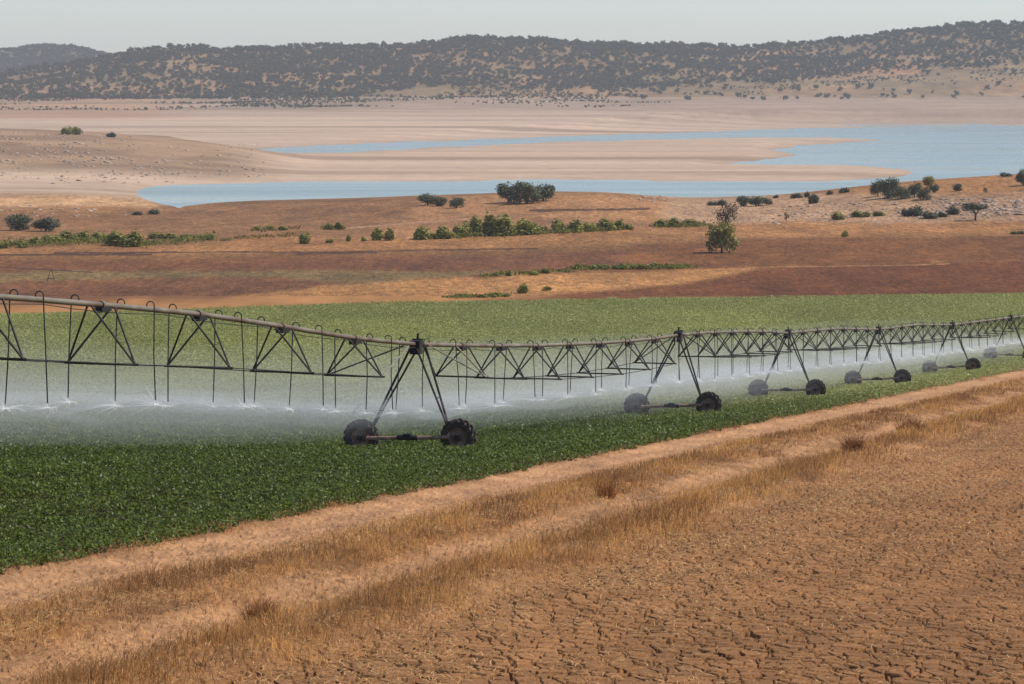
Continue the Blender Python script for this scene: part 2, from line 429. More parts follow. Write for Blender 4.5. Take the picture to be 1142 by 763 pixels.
faces = np.stack([idx[:-1, :-1], idx[:-1, 1:], idx[1:, 1:], idx[1:, :-1]], -1).reshape(-1, 4)
fy = RY[:-1, :-1].reshape(-1)
mi = np.where(fy < 430, 0, np.where(fy < 900, 1, np.where(fy < 3350, 2, 3)))
V = np.stack([RX, RY, RZ], -1).reshape(-1, 3)
o = link('terrain', np_mesh('terrain', V, faces, [M_NEAR, M_MID, M_FAR, M_HILL], True, CC.reshape(-1, 3), mi))
tag(o, 'dry rolling land of ploughed fields, bare lake bed and hills reaching the horizon', 'terrain', None, 'structure')

# ------------------------------------------------------------------ near ground: dirt track and cracked field
BAND = [(-1, .2), (.3, .5), (1.0, .06), (2.6, .08), (3.4, .4), (4.4, .85), (5.6, 1.0), (6.4, .75), (7.0, .28), (8.2, .2), (8.6, .6), (9.3, 1.0), (10.3, 1.0), (11.0, .5), (12.0, .16), (14, .08), (40, .03)]
def grass_amount(X, Y):
    t = road_t(X, Y); s = road_s(X, Y)
    tj = t + (fbm(s / 6, t * 0 + 3, 101, 3) - .5) * 1.4
    g = yb(BAND, tj)
    return np.clip(g * (.35 + 1.3 * fbm(s / 3.5, t / 1.1, 103, 4)) - .06, 0, 1.3)

def voronoi_edges(x, y, seed):
    """distance to the nearest crack, cell random value, how much the crack runs across (1) rather than along (0); jittered grid of unit cells"""
    ix = np.floor(x); iy = np.floor(y); Z0 = np.zeros(x.shape)
    f1 = np.full(x.shape, 9.0); f2 = np.full(x.shape, 9.0); cid = Z0.copy(); ax, ay, bx, by = Z0.copy(), Z0.copy(), Z0.copy(), Z0.copy()
    for dx in (-1, 0, 1):
        for dy in (-1, 0, 1):
            a = ix + dx; b = iy + dy
            qx = a + .08 + .84 * _hash(a, b, seed); qy = b + .08 + .84 * _hash(a, b, seed + 5)
            d = np.hypot(qx - x, qy - y)
            c1 = d < f1; c2 = (~c1) & (d < f2)
            f2 = np.where(c1, f1, np.where(c2, d, f2)); bx = np.where(c1, ax, np.where(c2, qx, bx)); by = np.where(c1, ay, np.where(c2, qy, by))
            cid = np.where(c1, _hash(a, b, seed + 9), cid); ax = np.where(c1, qx, ax); ay = np.where(c1, qy, ay); f1 = np.where(c1, d, f1)
    acr = np.abs(ay - by) / (np.hypot(ax - bx, ay - by) + 1e-6)
    return f2 - f1, cid, acr

rows = []; y = 35.5
while y < 290: rows.append(y); y += .036 * (y / 40.) ** 2 if y < 75 else .14 * (y / 75.) ** 2
rows = np.array(rows); us = np.linspace(-.215, .225, 1050)
RY, RU = np.meshgrid(rows, us, indexing='ij'); RX = RU * RY
T = road_t(RX, RY); S = road_s(RX, RY)
base = zt(RX, RY)
lump = (fbm(RX / 1.6, RY / 1.6, 111, 4) - .5)
gr = grass_amount(RX, RY)
z_track = base + lump * .14 + (fbm(RX / .16, RY / .22, 113, 3) - .5) * .085 + .05 * smooth(.66, .78, fbm(RX / .11, RY / .14, 115, 2)) + yb([(-1, .02), (.4, .06), (1.2, -.05), (2.4, -.05), (3.4, .05), (5.4, .20), (6.5, .08), (7.2, -.05), (8.1, -.05), (9.0, .14), (10, .18), (11.2, .02), (60, 0)], T)
wx = RX / .36 + (fbm(RX / .5, RY / .9, 121, 2) - .5) * .5; wy = RY / .50 + (fbm(RX / .5, RY / .9, 123, 2) - .5) * .6
e1, cid, acr = voronoi_edges(wx, wy, 131)
e2, cid2, acr2 = voronoi_edges(wx * .47 + 3, wy * .47, 141)
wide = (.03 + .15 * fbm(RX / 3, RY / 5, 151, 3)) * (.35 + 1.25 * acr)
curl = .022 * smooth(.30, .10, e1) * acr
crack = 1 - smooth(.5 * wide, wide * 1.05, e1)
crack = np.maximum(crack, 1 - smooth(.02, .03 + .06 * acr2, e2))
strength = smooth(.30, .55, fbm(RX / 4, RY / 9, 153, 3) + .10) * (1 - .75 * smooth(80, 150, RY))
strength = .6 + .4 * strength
rowp = np.sin(2 * PI * (T + (fbm(S / 9, T / 3, 159, 2) - .5) * .5) / 1.5)
z_field = base + lump * .03 + .012 * rowp + curl + (cid - .5) * .016 + (fbm(RX / .12, RY / .2, 155, 3) - .5) * .014 - crack * .12 * strength
kf = smooth(10.2, 11.2, T + (fbm(S / 3, T, 157, 3) - .5) * 1.2)
Z = z_track * (1 - kf) + z_field * kf
c_path = A(206, 158, 120); c_verge = A(164, 118, 76); c_field = A(168, 122, 84); c_dark = A(128, 90, 60)
gm = np.clip(gr * 1.1, 0, 1)[..., None]
ct = c_path * (1 - gm) + c_verge * gm
ed = smooth(.9, .2, T)[..., None]; ct = ct * (1 - .5 * ed) + c_dark * .5 * ed
ct = ct * (.66 + .68 * fbm(RX / .9, RY / 1.5, 161, 5))[..., None]
lit = smooth(.5, .72, fbm(S / 2.6, T / .8, 163, 4) * smooth(2.4, 5, T))[..., None]
ct = ct * (1 - .55 * lit) + c_dark * .55 * lit
cf = c_field * ((.86 + .28 * cid) * (1 + .05 * rowp))[..., None] * (.78 + .44 * fbm(RX / 5, RY / 9, 165, 4))[..., None]
redd = smooth(10, 120, RY - 60)[..., None]
cf = cf * (1 - redd * .35) + A(152, 103, 66) * redd * .35
crack_shade = (crack * strength)[..., None]
cf = cf * (1 - .5 * crack_shade) + A(100, 64, 42) * .5 * crack_shade  # shade inside the cracks painted into the colour, along with darker damp soil
kfc = kf[..., None]
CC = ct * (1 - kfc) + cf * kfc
nr, nc = RX.shape
idx = np.arange(nr * nc).reshape(nr, nc)
faces = np.stack([idx[:-1, :-1], idx[:-1, 1:], idx[1:, 1:], idx[1:, :-1]], -1).reshape(-1, 4)
ft = T[:-1, :-1].reshape(-1)
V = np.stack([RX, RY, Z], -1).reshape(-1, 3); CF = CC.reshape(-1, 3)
def sub_mesh(name, mask, mat):
    f = faces[mask]; used, inv = np.unique(f, return_inverse=True)
    return link(name, np_mesh(name, V[used], inv.reshape(-1, 4), mat, True, CF[used]))
o = sub_mesh('dirt_track', (ft > -.9) & (ft <= 10.6), M_TRACK)
tag(o, 'rutted pale dirt track with two wheel paths beside the green crop', 'track', None, 'structure')
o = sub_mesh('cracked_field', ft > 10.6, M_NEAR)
tag(o, 'bare brown field of dry soil split into cracked plates', 'field', None, 'structure')
GRID_Y, GRID_U, GRID_Z = rows, us, Z
def near_z(X, Y):
    a = np.interp(Y, GRID_Y, np.arange(len(GRID_Y))); b = np.interp(X / Y, GRID_U, np.arange(len(GRID_U)))
    return GRID_Z[np.clip(np.round(a).astype(int), 0, len(GRID_Y) - 1), np.clip(np.round(b).astype(int), 0, len(GRID_U) - 1)]

# ------------------------------------------------------------------ water
M_WATER, nt, out = mat_new('reservoir_water')
b = nt.nodes.new('ShaderNodeBsdfPrincipled')
b.inputs['Base Color'].default_value = (*lin(150, 162, 146, .8), 1); b.inputs['Roughness'].default_value = .35; b.inputs['IOR'].default_value = 1.33; b.inputs['Specular Tint'].default_value = (.98, .94, .82, 1)
geo = nt.nodes.new('ShaderNodeNewGeometry'); mp = nt.nodes.new('ShaderNodeVectorMath'); mp.operation = 'MULTIPLY'; mp.inputs[1].default_value = (.10, .35, .2)
n = nt.nodes.new('ShaderNodeTexNoise'); n.inputs['Scale'].default_value = 1; n.inputs['Detail'].default_value = 5
bp = nt.nodes.new('ShaderNodeBump'); bp.inputs['Strength'].default_value = .35; bp.inputs['Distance'].default_value = .15
nt.links.new(geo.outputs['Position'], mp.inputs[0]); nt.links.new(mp.outputs['Vector'], n.inputs['Vector'])
nt.links.new(n.outputs['Fac'], bp.inputs['Height']); nt.links.new(bp.outputs['Normal'], b.inputs['Normal'])
# wind streaks change how rough the surface is
mp2 = nt.nodes.new('ShaderNodeVectorMath'); mp2.operation = 'MULTIPLY'; mp2.inputs[1].default_value = (.003, .022, .02)
n2 = nt.nodes.new('ShaderNodeTexNoise'); n2.inputs['Scale'].default_value = 1; n2.inputs['Detail'].default_value = 4
nt.links.new(geo.outputs['Position'], mp2.inputs[0]); nt.links.new(mp2.outputs['Vector'], n2.inputs['Vector'])
mr = nt.nodes.new('ShaderNodeMapRange'); mr.inputs['From Min'].default_value = .4; mr.inputs['From Max'].default_value = .65; mr.inputs['To Min'].default_value = .14; mr.inputs['To Max'].default_value = .34
nt.links.new(n2.outputs['Fac'], mr.inputs['Value']); nt.links.new(mr.outputs['Result'], b.inputs['Roughness'])
nt.links.new(b.outputs['BSDF'], out.inputs['Surface'])
wv = np.array([(-620, 715, 0), (1150, 715, 0), (2400, 3300, 0), (-1500, 3300, 0)], float)
o = link('water', np_mesh('water', wv, np.array([[0, 1, 2, 3]]), M_WATER))
tag(o, 'pale blue shrunken reservoir with mud tongues reaching into it', 'water', None, 'structure')

# ------------------------------------------------------------------ crop: a field nobody could count
def leaves(P, L, tilt, colr, wid=.62, seed=1):
    """diamond leaves at P (N,3), length L (N,), tilt from horizontal (N,)"""
    r = np.random.default_rng(seed); N = len(P)
    az = r.uniform(0, 2 * PI, N); roll = r.normal(0, .5, N)
    d = np.stack([np.cos(az) * np.cos(tilt), np.sin(az) * np.cos(tilt), np.sin(tilt)], -1)
    sx = np.stack([-np.sin(az), np.cos(az), np.zeros(N)], -1)
    nrm = np.cross(d, sx)
    side = sx * np.cos(roll)[:, None] + nrm * np.sin(roll)[:, None]
    up = np.cross(side, d)
    Lc = L[:, None]
    v0 = P - d * Lc * .5; v2 = P + d * Lc * .5 - up * Lc * .12
    v1 = P + side * Lc * wid * .5 + up * Lc * .08; v3 = P - side * Lc * wid * .5 + up * Lc * .08
    V = np.stack([v0, v1, v2, v3], 1).reshape(-1, 3)
    Fc = np.arange(N * 4).reshape(N, 4)
    return V, Fc, np.repeat(colr, 4, axis=0)

LV, LF, LC = [], [], []; off = 0
for k, (ya, y2, dens, ln, ht) in enumerate(((50, 100, 280, .10, .34), (100, 170, 130, .13, .34), (170, 270, 55, .17, .34), (270, 456, 24, .25, .34))):
    area = .215 * (y2 ** 2 - ya ** 2); N = int(area * dens)
    Y = np.sqrt(RNG.uniform(ya ** 2, y2 ** 2, N)); X = RNG.uniform(-.215, .215, N) * Y
    t = road_t(X, Y); s = road_s(X, Y)
    edge = .45 + (fbm(s / 1.3, t * 0, 201, 3) - .5) * .6
    zz = zt(X, Y)
    keep = (t < edge)
    yi = px(X, Y, zz)[1]; xi = px(X, Y, zz)[0]
    keep &= yi > yb(B_GREEN, xi) + (fbm(X / 8, Y / 25, 61, 3) - .5) * 2
    X, Y, zz, t = X[keep], Y[keep], zz[keep], t[keep]; N = len(X)
    plant = fbm(X / .55, Y / .55, 211, 2); gap = fbm(X / 2.2, Y / 2.2, 213, 3)
    top = ht * (.45 + .75 * plant) * (.75 + .5 * gap) * smooth(.95, -.3, t) ** .5
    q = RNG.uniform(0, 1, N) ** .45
    z = zz + top * q
    L = ln * RNG.uniform(.6, 1.25, N)
    tilt = RNG.normal(.25, .5 if ya < 170 else .3, N)
    farm = smooth(120, 250, Y + (fbm(X / 25, Y / 50, 221, 3) - .5) * 90)[:, None]
    rn = RNG.uniform(0, 1, N)[:, None]
    c_near = np.array([.074, .098, .010]) * (.55 + .9 * rn); c_far = np.array([.262, .265, .072]) * (.88 + .24 * rn)
    col = c_near * (1 - farm) + c_far * farm
    pale = (RNG.uniform(0, 1, N) < .016)[:, None]
    col = np.where(pale, col * 1.4 + np.array([.06, .055, .01]), col)
    col = col * (.75 + .5 * q[:, None])  # leaf colour gets darker towards the bottom of the plant
    col *= (.78 + .44 * fbm(X / 14, Y / 30, 223, 3))[:, None]
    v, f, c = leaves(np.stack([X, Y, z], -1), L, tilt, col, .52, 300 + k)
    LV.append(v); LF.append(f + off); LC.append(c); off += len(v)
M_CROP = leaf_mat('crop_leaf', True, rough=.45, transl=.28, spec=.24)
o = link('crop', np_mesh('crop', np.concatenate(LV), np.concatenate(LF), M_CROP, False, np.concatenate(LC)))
tag(o, 'low leafy green crop covering the watered field', 'crop', None, 'stuff')

# ------------------------------------------------------------------ dry grass on the verges, straw lying on the soil
def blades(X, Y, Z, H, W, lean, colr, seed, vz=1.0):
    r = np.random.default_rng(seed); N = len(X)
    az = r.uniform(0, 2 * PI, N); ld = r.uniform(0, 2 * PI, N)
    sx = np.stack([np.cos(az), np.sin(az), np.zeros(N)], -1) * (W * .5)[:, None]
    B = np.stack([X, Y, Z], -1)
    dv = np.stack([np.cos(ld), np.sin(ld), np.zeros(N)], -1)
    m = B + dv * (H * lean * .35)[:, None] + np.array([0, 0, 1.]) * (H * .55 * vz)[:, None]
    tp = B + dv * (H * lean)[:, None] + np.array([0, 0, 1.]) * (H * vz * np.sqrt(np.maximum(.05, 1 - lean * lean * .8)))[:, None]
    V = np.stack([B - sx, B + sx, m + sx * .8, m - sx * .8, tp + sx * .25, tp - sx * .25], 1).reshape(-1, 3)
    k = np.arange(N)[:, None] * 6
    Fc = np.concatenate([k + np.array([[0, 1, 2, 3]]), k + np.array([[3, 2, 4, 5]])], 1).reshape(-1, 4)
    return V, Fc, np.repeat(colr, 6, axis=0)

GV, GF, GC = [], [], []; off = 0
for k, (ya, y2, dens, wd) in enumerate(((36, 62, 520, .009), (62, 100, 300, .013), (100, 170, 130, .02), (170, 285, 45, .03))):
    N = int((y2 - ya) * 15.5 * dens / EY)
    s = RNG.uniform((ya - 62) / EY - 4, (y2 - 54) / EY + 4, N); t = RNG.uniform(-.3, 15, N)
    X, Y = road_xy(s, t)
    keep = (Y > ya) & (Y < y2) & (np.abs(X / Y) < .21)
    X, Y, s, t = X[keep], Y[keep], s[keep], t[keep]
    g = grass_amount(X, Y)
    clump = smooth(.42, .66, fbm(X / .4, Y / .4, 231, 2)) * smooth(.3, .55, fbm(s / 2.2, t / .7, 237, 3))
    keep = RNG.uniform(0, 1, len(X)) < g * (.25 + .75 * clump)
    X, Y, t, g, s = X[keep], Y[keep], t[keep], g[keep], s[keep]; N = len(X)
    H = (.06 + .30 * RNG.uniform(.2, 1, N) * np.clip(g, 0, 1)) * (.35 + 1.2 * fbm(s / 1.2, t / .6, 233, 3)) * (1 + .4 * smooth(8.2, 9.2, t))
    lean = np.clip(RNG.normal(.55, .32, N), 0, 1)
    rn = RNG.uniform(0, 1, N)[:, None]
    tone = (smooth(.4, .65, fbm(s / 4, t / 1.2, 235, 3)) * .8 + .2 * smooth(7.5, 9, t))[:, None]
    col = (np.array(lin(226, 172, 102, .9)) * tone + np.array(lin(172, 124, 78, .85)) * (1 - tone)) * (.4 + 1.1 * rn)
    v, f, c = blades(X, Y, near_z(X, Y) - .01, H, wd * RNG.uniform(.7, 1.4, N), lean, col, 400 + k)
    GV.append(v); GF.append(f + off); GC.append(c); off += len(v)
# straw and stubble on the track and the cracked field
for k, (ya, y2, dens, wd) in enumerate(((36, 60, 120, .012), (60, 110, 70, .016), (110, 240, 20, .028))):
    N = int(.215 * (y2 ** 2 - ya ** 2) * dens)
    Y = np.sqrt(RNG.uniform(ya ** 2, y2 ** 2, N)); X = RNG.uniform(-.2, .215, N) * Y
    t = road_t(X, Y)
    dn = np.interp(t, [-.5, 0, 2.6, 3.6, 5, 7, 8, 9, 12, 14, 18, 40], [.0, .03, .04, .7, 1, .4, .2, .9, 1.1, .5, .22, .18]) * smooth(.3, .62, fbm(X / 1.2, Y / 2.4, 241, 4)) * 1.3
    keep = RNG.uniform(0, 1, N) < dn
    X, Y, t = X[keep], Y[keep], t[keep]; N = len(X)
    H = RNG.uniform(.06, .28, N); lean = np.clip(RNG.uniform(.8, 1.12, N), 0, 1.0)
    col = np.array(lin(246, 202, 140, 1.0)) * (.35 + .85 * RNG.uniform(0, 1, N))[:, None]
    v, f, c = blades(X, Y, near_z(X, Y) + .012, H, wd * RNG.uniform(.7, 1.3, N), lean, col, 450 + k, .22)
    GV.append(v); GF.append(f + off); GC.append(c); off += len(v)
M_GRASS = leaf_mat('dry_grass', True, rough=.75, transl=.42, spec=.12)
o = link('grass', np_mesh('grass', np.concatenate(GV), np.concatenate(GF), M_GRASS, False, np.concatenate(GC)))
tag(o, 'dry straw coloured grass on the verges of the dirt track', 'grass', None, 'stuff')

# single dead tufts that stand out
def tuft(xi, yi, w_px, h_px, label, n=420, dark=.8, seed=0):
    x, Y, z = at(xi, yi); r = np.random.default_rng(seed)
    wm, hm = w_px * Y / F, h_px * Y / F
    a = r.uniform(0, 2 * PI, n); rr = r.uniform(0, 1, n) * wm * .38
    X = np.cos(a) * rr; Yy = np.sin(a) * rr
    H = hm * r.uniform(.5, 1.1, n); lean = np.clip(r.normal(.62, .25, n), .1, .98)
    col = np.array(lin(178, 124, 76, .9)) * (.45 + dark * r.uniform(0, 1, n))[:, None]
    v, f, c = blades(X, Yy, np.zeros(n), H, np.full(n, .0105 * Y / 50), lean, col, seed + 3)
    o = link('dry_grass_tuft', np_mesh('dry_grass_tuft', v, f, M_GRASS, False, c))
    o.location = (x, Y, float(near_z(np.array([x]), np.array([Y]))[0]) - .05)
    tag(o, label, 'grass tuft', 'dead tufts along the dirt track')
tuft(291, 697, 46, 34, 'orange brown dry tuft alone between the wheel paths, nearest of the dead tufts', 520, .8, 1)
tuft(676, 558, 34, 30, 'upright spiky brown tuft on the grass ridge close to the crop edge', 150, .7, 2)
tuft(952, 509, 34, 22, 'bushy grey brown tuft at the far end of the tall verge', 420, .6, 3)
tuft(1016, 486, 40, 18, 'low wide brown tuft by the track, farthest of the dead tufts', 420, .6, 4)

# ------------------------------------------------------------------ plants
def crown_mesh(name, lobes, n, size, seed, mat, flat=.55):
    """leaf sprays spread through a set of lobes; lobes (cx,cy,cz,rx,ry,rz) in a unit box"""
    r = np.random.default_rng(seed); P, Nn, Sz = [], [], []
    vol = np.array([l[3] * l[4] * l[5] for l in lobes]) ** .67; cnt = (n * vol / vol.sum()).astype(int)
    for l, c in zip(lobes, cnt):
        d = r.normal(size=(c, 3)); d /= np.linalg.norm(d, axis=1)[:, None]
        rad = (r.uniform(0, 1, c) ** .33) * (.82 + .36 * r.uniform(0, 1, c))
        bump_ = .8 + .4 * vnoise(d[:, 0] * 2.5 + d[:, 2] * 2, d[:, 1] * 2.5 + seed, seed)
        P.append(np.array(l[:3]) + d * (rad * bump_)[:, None] * np.array(l[3:])); Nn.append(d); Sz.append(r.uniform(.6, 1.3, c) * size)
    P = np.concatenate(P); Nn = np.concatenate(Nn); Sz = np.concatenate(Sz); N = len(P)
    P[:, 2] = np.maximum(P[:, 2], .02)
    nr_ = Nn * flat + r.normal(size=(N, 3)) * .5 + np.array([0, 0, .25]); nr_ /= np.linalg.norm(nr_, axis=1)[:, None]
    a = np.cross(nr_, r.normal(size=(N, 3))); a /= np.linalg.norm(a, axis=1)[:, None]; b_ = np.cross(nr_, a)
    s1 = Sz[:, None]; s2 = (Sz * r.uniform(.5, .9, N))[:, None]
    V = np.stack([P - a * s1, P + b_ * s2, P + a * s1, P - b_ * s2], 1).reshape(-1, 3)
    return np_mesh(name, V, np.arange(N * 4).reshape(N, 4), mat)

def trunk_mesh(name, seed, mat, splits=3, h0=.3, top=.7, r0=.035):
    r = random.Random(seed); m = MB()
    m.tube([(0, 0, -.03), (r.uniform(-.02, .02), r.uniform(-.02, .02), h0 * .5), (0, 0, h0)], [r0 * 1.3, r0, r0 * .85], 7)
    for k in range(splits):
        a = 2 * PI * k / splits + r.uniform(-.4, .4); rr = r.uniform(.14, .3)
        m.tube([(0, 0, h0 * .9), (math.cos(a) * rr * .5, math.sin(a) * rr * .5, (h0 + top) * .5), (math.cos(a) * rr, math.sin(a) * rr, top)], [r0 * .75, r0 * .5, r0 * .15], 5)
    me = bpy.data.meshes.new(name); me.from_pydata([tuple(v) for v in m.v], [], m.f); me.materials.append(mat); me.update()
    return me

M_OAK = leaf_mat('oak_leaf', False, lin(108, 110, 80, .72), rough=.6, transl=.12, spec=.2, jitter=.12)
M_SHRUB = leaf_mat('shrub_leaf', False, lin(146, 142, 66, .85), rough=.6, transl=.2, spec=.2, jitter=.2)
M_PALE = leaf_mat('pale_tree_leaf', False, lin(164, 152, 80, .8), rough=.6, transl=.2, spec=.2, jitter=.1)
M_GREY = leaf_mat('sparse_tree_leaf', False, lin(110, 100, 76, .7), rough=.7, transl=.25, spec=.1, jitter=.1)
M_HOAK = leaf_mat('hill_oak_leaf', False, lin(88, 90, 52, .62), rough=.7, transl=.15, spec=.1, jitter=.35)
M_BARK = simple_mat('bark', lin(92, 78, 64, .7), .9, noise=6)

def lobes_round(seed, n=11, spread=.29, zc=.49, rr=.25):
    r = random.Random(seed); L = [(0, 0, zc, .36, .36, .36)]
    for k in range(n):
        a = 2 * PI * k / n + r.uniform(-.4, .4); d = spread * r.uniform(.7, 1.15)
        L.append((math.cos(a) * d, math.sin(a) * d, zc + r.uniform(-.3, .24), rr * r.uniform(.7, 1.15), rr * r.uniform(.7, 1.15), rr * r.uniform(.7, 1.1)))
    return L
def lobes_low(seed, n=8):
    r = random.Random(seed); L = []
    for k in range(n):
        a = r.uniform(0, 2 * PI); d = r.uniform(0, .34); hh = r.uniform(.3, .52) * (1.1 - d)
        L.append((math.cos(a) * d, math.sin(a) * d, hh * .9, r.uniform(.14, .22), r.uniform(.14, .22), hh))
    return L
def lobes_umbrella(seed):
    r = random.Random(seed); L = []
    for k in range(11):
        a = r.uniform(0, 2 * PI); d = r.uniform(.05, .4)
        L.append((math.cos(a) * d, math.sin(a) * d, .72 + r.uniform(-.1, .12) - d * .25, .16, .16, .13))
    return L

PROTO = {}
def proto(kind):
    if kind in PROTO: return PROTO[kind]
    L = []
    for k in range(3):
        if kind == 'oak': L.append((crown_mesh('crown', lobes_round(10 + k), 2600, .036, 10 + k, M_OAK), trunk_mesh('trunk', 10 + k, M_BARK, 4, .2, .6)))
        if kind == 'shrub': L.append((crown_mesh('shrub', lobes_low(30 + k), 900, .06, 30 + k, M_SHRUB), None))
        if kind == 'darkshrub': L.append((crown_mesh('shrub', lobes_low(60 + k), 900, .06, 60 + k, M_OAK), None))
        if kind == 'pale': L.append((crown_mesh('crown', lobes_round(40 + k, 12, .31, .52, .22), 2400, .042, 40 + k, M_PALE), trunk_mesh('trunk', 40 + k, M_BARK, 4, .18, .6, .03)))
        if kind == 'sparse': L.append((crown_mesh('crown', lobes_round(50 + k, 10,   .32, .55, .19), 520, .04, 50 + k, M_GREY), trunk_mesh('trunk', 50 + k, M_BARK, 7, .25, .85, .03)))
        if kind == 'umbrella': L.append((crown_mesh('crown', lobes_umbrella(70 + k), 1000, .04, 70 + k, M_OAK), trunk_mesh('trunk', 70 + k, M_BARK, 5, .3, .68, .03)))
    PROTO[kind] = L
    return L

n_plant = 0
def plant(xi, yi, w_px, h_px, kind, label, group=None, name=None, depth=1.0):
    global n_plant
    n_plant += 1
    x, Y, z = at(xi, yi)
    wm, hm = w_px * Y / F, h_px * Y / F
    cm, tm = proto(kind)[n_plant % 3]
    rz = (n_plant * 2.399) % (2 * PI)
    if tm is None:
        o = link(name or 'shrub', cm); root = o
    else:
        root = empty(name or ('holm_oak' if kind in ('oak', 'umbrella') else 'tree'))
        link('crown', cm, root); link('trunk', tm, root)
    root.location = (x, Y, z - .05); root.rotation_euler = (0, 0, rz)
    f = 1.06 if tm is not None else 1.55
    root.scale = (wm * f, wm * f * depth, hm * (1.02 if tm is not None else 1.2))
    tag(root, label, 'tree' if tm is not None else 'shrub', group)
    return root

ORD = ['first', 'second', 'third', 'fourth', 'fifth', 'sixth', 'seventh', 'eighth', 'ninth', 'tenth', 'eleventh', 'twelfth', 'thirteenth', 'fourteenth']
def row(items, kind, text, group):
    items = sorted(items)
    for k, it in enumerate(items):
        where = ('leftmost' if k == 0 else 'rightmost' if k == len(items) - 1 else ORD[k] + ' from left')
        plant(*it, kind, f'{where} {text}', group)

plant(21, 257, 29, 20, 'oak', 'round dark holm oak, left one of two on the bare shore field', 'pair of oaks on the shore field')
plant(51, 258, 29, 20, 'oak', 'round dark holm oak, right one of two on the bare shore field', 'pair of oaks on the shore field')
plant(477, 229, 24, 15, 'oak', 'wide low holm oak at the left end of the lakeside oaks', 'oaks by the near water edge')
plant(491, 230, 16, 12, 'oak', 'small holm oak touching a wider one on its left by the lakeside', 'oaks by the near water edge')
plant(509, 232, 18, 15, 'oak', 'small holm oak standing alone with clear ground on both sides by the lake', 'oaks by the near water edge')
plant(567, 226, 32, 25, 'oak', 'big dark oak, left of the three joined oaks by the lake', 'oaks by the near water edge')
plant(587, 227, 36, 27, 'oak', 'big dark oak, middle and largest of the three joined by the lake', 'oaks by the near water edge')
plant(606, 224, 28, 23, 'oak', 'dark oak, right of the three joined oaks by the lake', 'oaks by the near water edge')
plant(805, 282, 35, 36, 'pale', 'yellow green rounded tree standing alone at the edge of the brown field')
plant(811, 258, 26, 33, 'sparse', 'thin greyish half bare tree just behind the yellow green lone tree')
plant(1088, 246, 30, 22, 'umbrella', 'small flat topped oak with open branches on the stony slope')
row([(979, 219, 19, 21), (991, 221, 25, 25), (1006, 222, 21, 18), (1020, 220, 18, 19), (1030, 223, 17, 15)], 'oak', 'holm oak in the dark clump on the stony rise at right', 'oak clump on the right rise')
plant(1035, 209, 13, 15, 'pale', 'lighter green small tree behind the dark oak clump on the rise')
plant(1042, 215, 13, 11, 'oak', 'little oak just right of the lighter green tree on the rise')
plant(1068, 213, 11, 9, 'oak', 'little round oak alone on the rise between clump and picture edge')
plant(1141, 207, 16, 22, 'oak', 'dark oak cut by the right picture edge on the rise')
plant(1099, 216, 6, 8, 'sparse', 'tiny bare bush on the rise above the flat topped oak')
row([(829, 230, 15, 13), (843, 230, 18, 14), (855, 229, 15, 10)], 'oak', 'oak of the three small ones where the rise meets the water', 'oaks at the foot of the rise')
row([(793, 229, 12, 5), (804, 229, 14, 6)], 'darkshrub', 'low dark bush left of the three small oaks by the water', 'low bushes at the water edge')
row([(887, 221, 11, 6), (900, 220, 8, 6), (925, 217, 8, 5), (941, 215, 11, 6), (866, 221, 6, 4)], 'darkshrub', 'small dark bush along the crest between oak groups', 'bushes along the right crest')
plant(907, 227, 13, 10, 'darkshrub', 'dark bush in front of the crest bushes on the right rise')
plant(1119, 197, 13, 5, 'darkshrub', 'flat dark bush on the crest near the right picture edge')
row([(1013, 241, 14, 9), (1023, 241, 16, 11), (1034, 244, 16, 9), (1052, 242, 10, 6), (1064, 239, 18, 9)], 'darkshrub', 'low bush on the stony slope left of the flat topped oak', 'bushes on the stony slope')
row([(933, 245, 15, 9), (956, 242, 14, 7), (967, 242, 12, 6), (978, 241, 13, 6)], 'shrub', 'low green bush on the slope under the oak clump', 'low bushes under the oak clump')
plant(877, 248, 7, 12, 'sparse', 'thin upright bare sapling on the slope right of the lone tree')
plant(943, 264, 9, 7, 'shrub', 'single small green bush in the orange stubble at right')
plant(1134, 261, 16, 4, 'shrub', 'flat weed patch at the field edge near the right picture edge')
row([(470, 267, 23, 14), (494, 266, 23, 13), (515, 264, 21, 15), (529, 262, 20, 20), (547, 263, 28, 24), (564, 263, 26, 24), (583, 262, 28, 17), (595, 261, 17, 12)], 'shrub', 'shrub in the tall green thicket across the middle fields', 'green thicket in the middle fields')
row([(606, 259, 11, 8), (622, 259, 21, 14), (642, 259, 21, 14), (658, 258, 15, 11), (675, 257, 19, 13), (691, 256, 17, 11), (700, 256, 11, 7)], 'shrub', 'shrub in the lower row right of the tall thicket', 'lower shrub row right of the thicket')
row([(738, 253, 17, 8), (752, 253, 19, 10), (768, 252, 17, 8)], 'shrub', 'low shrub of three left of the lone yellow green tree', 'three low shrubs by the lone tree')
row([(421, 268, 15, 14), (435, 268, 14, 13)], 'shrub', 'shrub of the joined pair left of the tall thicket', 'joined shrub pair')
row([(367, 271, 9, 5), (389, 269, 8, 7), (405, 269, 7, 5)], 'shrub', 'tiny shrub of three between upright bush and joined pair', 'three tiny shrubs')
plant(340, 272, 13, 14, 'shrub', 'small upright bush alone on the light orange stubble')
row([(366, 256, 12, 7), (377, 256, 13, 8)], 'shrub', 'low green bush of a pair at the far stubble edge', 'bush pair at the stubble edge')
row([(287, 257, 10, 5), (300, 257, 12, 6), (314, 257, 13, 5)], 'shrub', 'weedy bush above the light orange stubble at left', 'weedy bushes at left')
row([(4, 277, 15, 8), (25, 276, 15, 8), (39, 273, 16, 9), (58, 271, 22, 10), (75, 269, 22, 11), (93, 268, 22, 10), (109, 267, 20, 9)], 'shrub', 'shrub in the left hedge row below the two oaks', 'left hedge row')
row([(130, 274, 25, 16), (151, 275, 27, 17)], 'shrub', 'taller shrub at the end of the left hedge row', 'taller shrubs ending the left hedge')
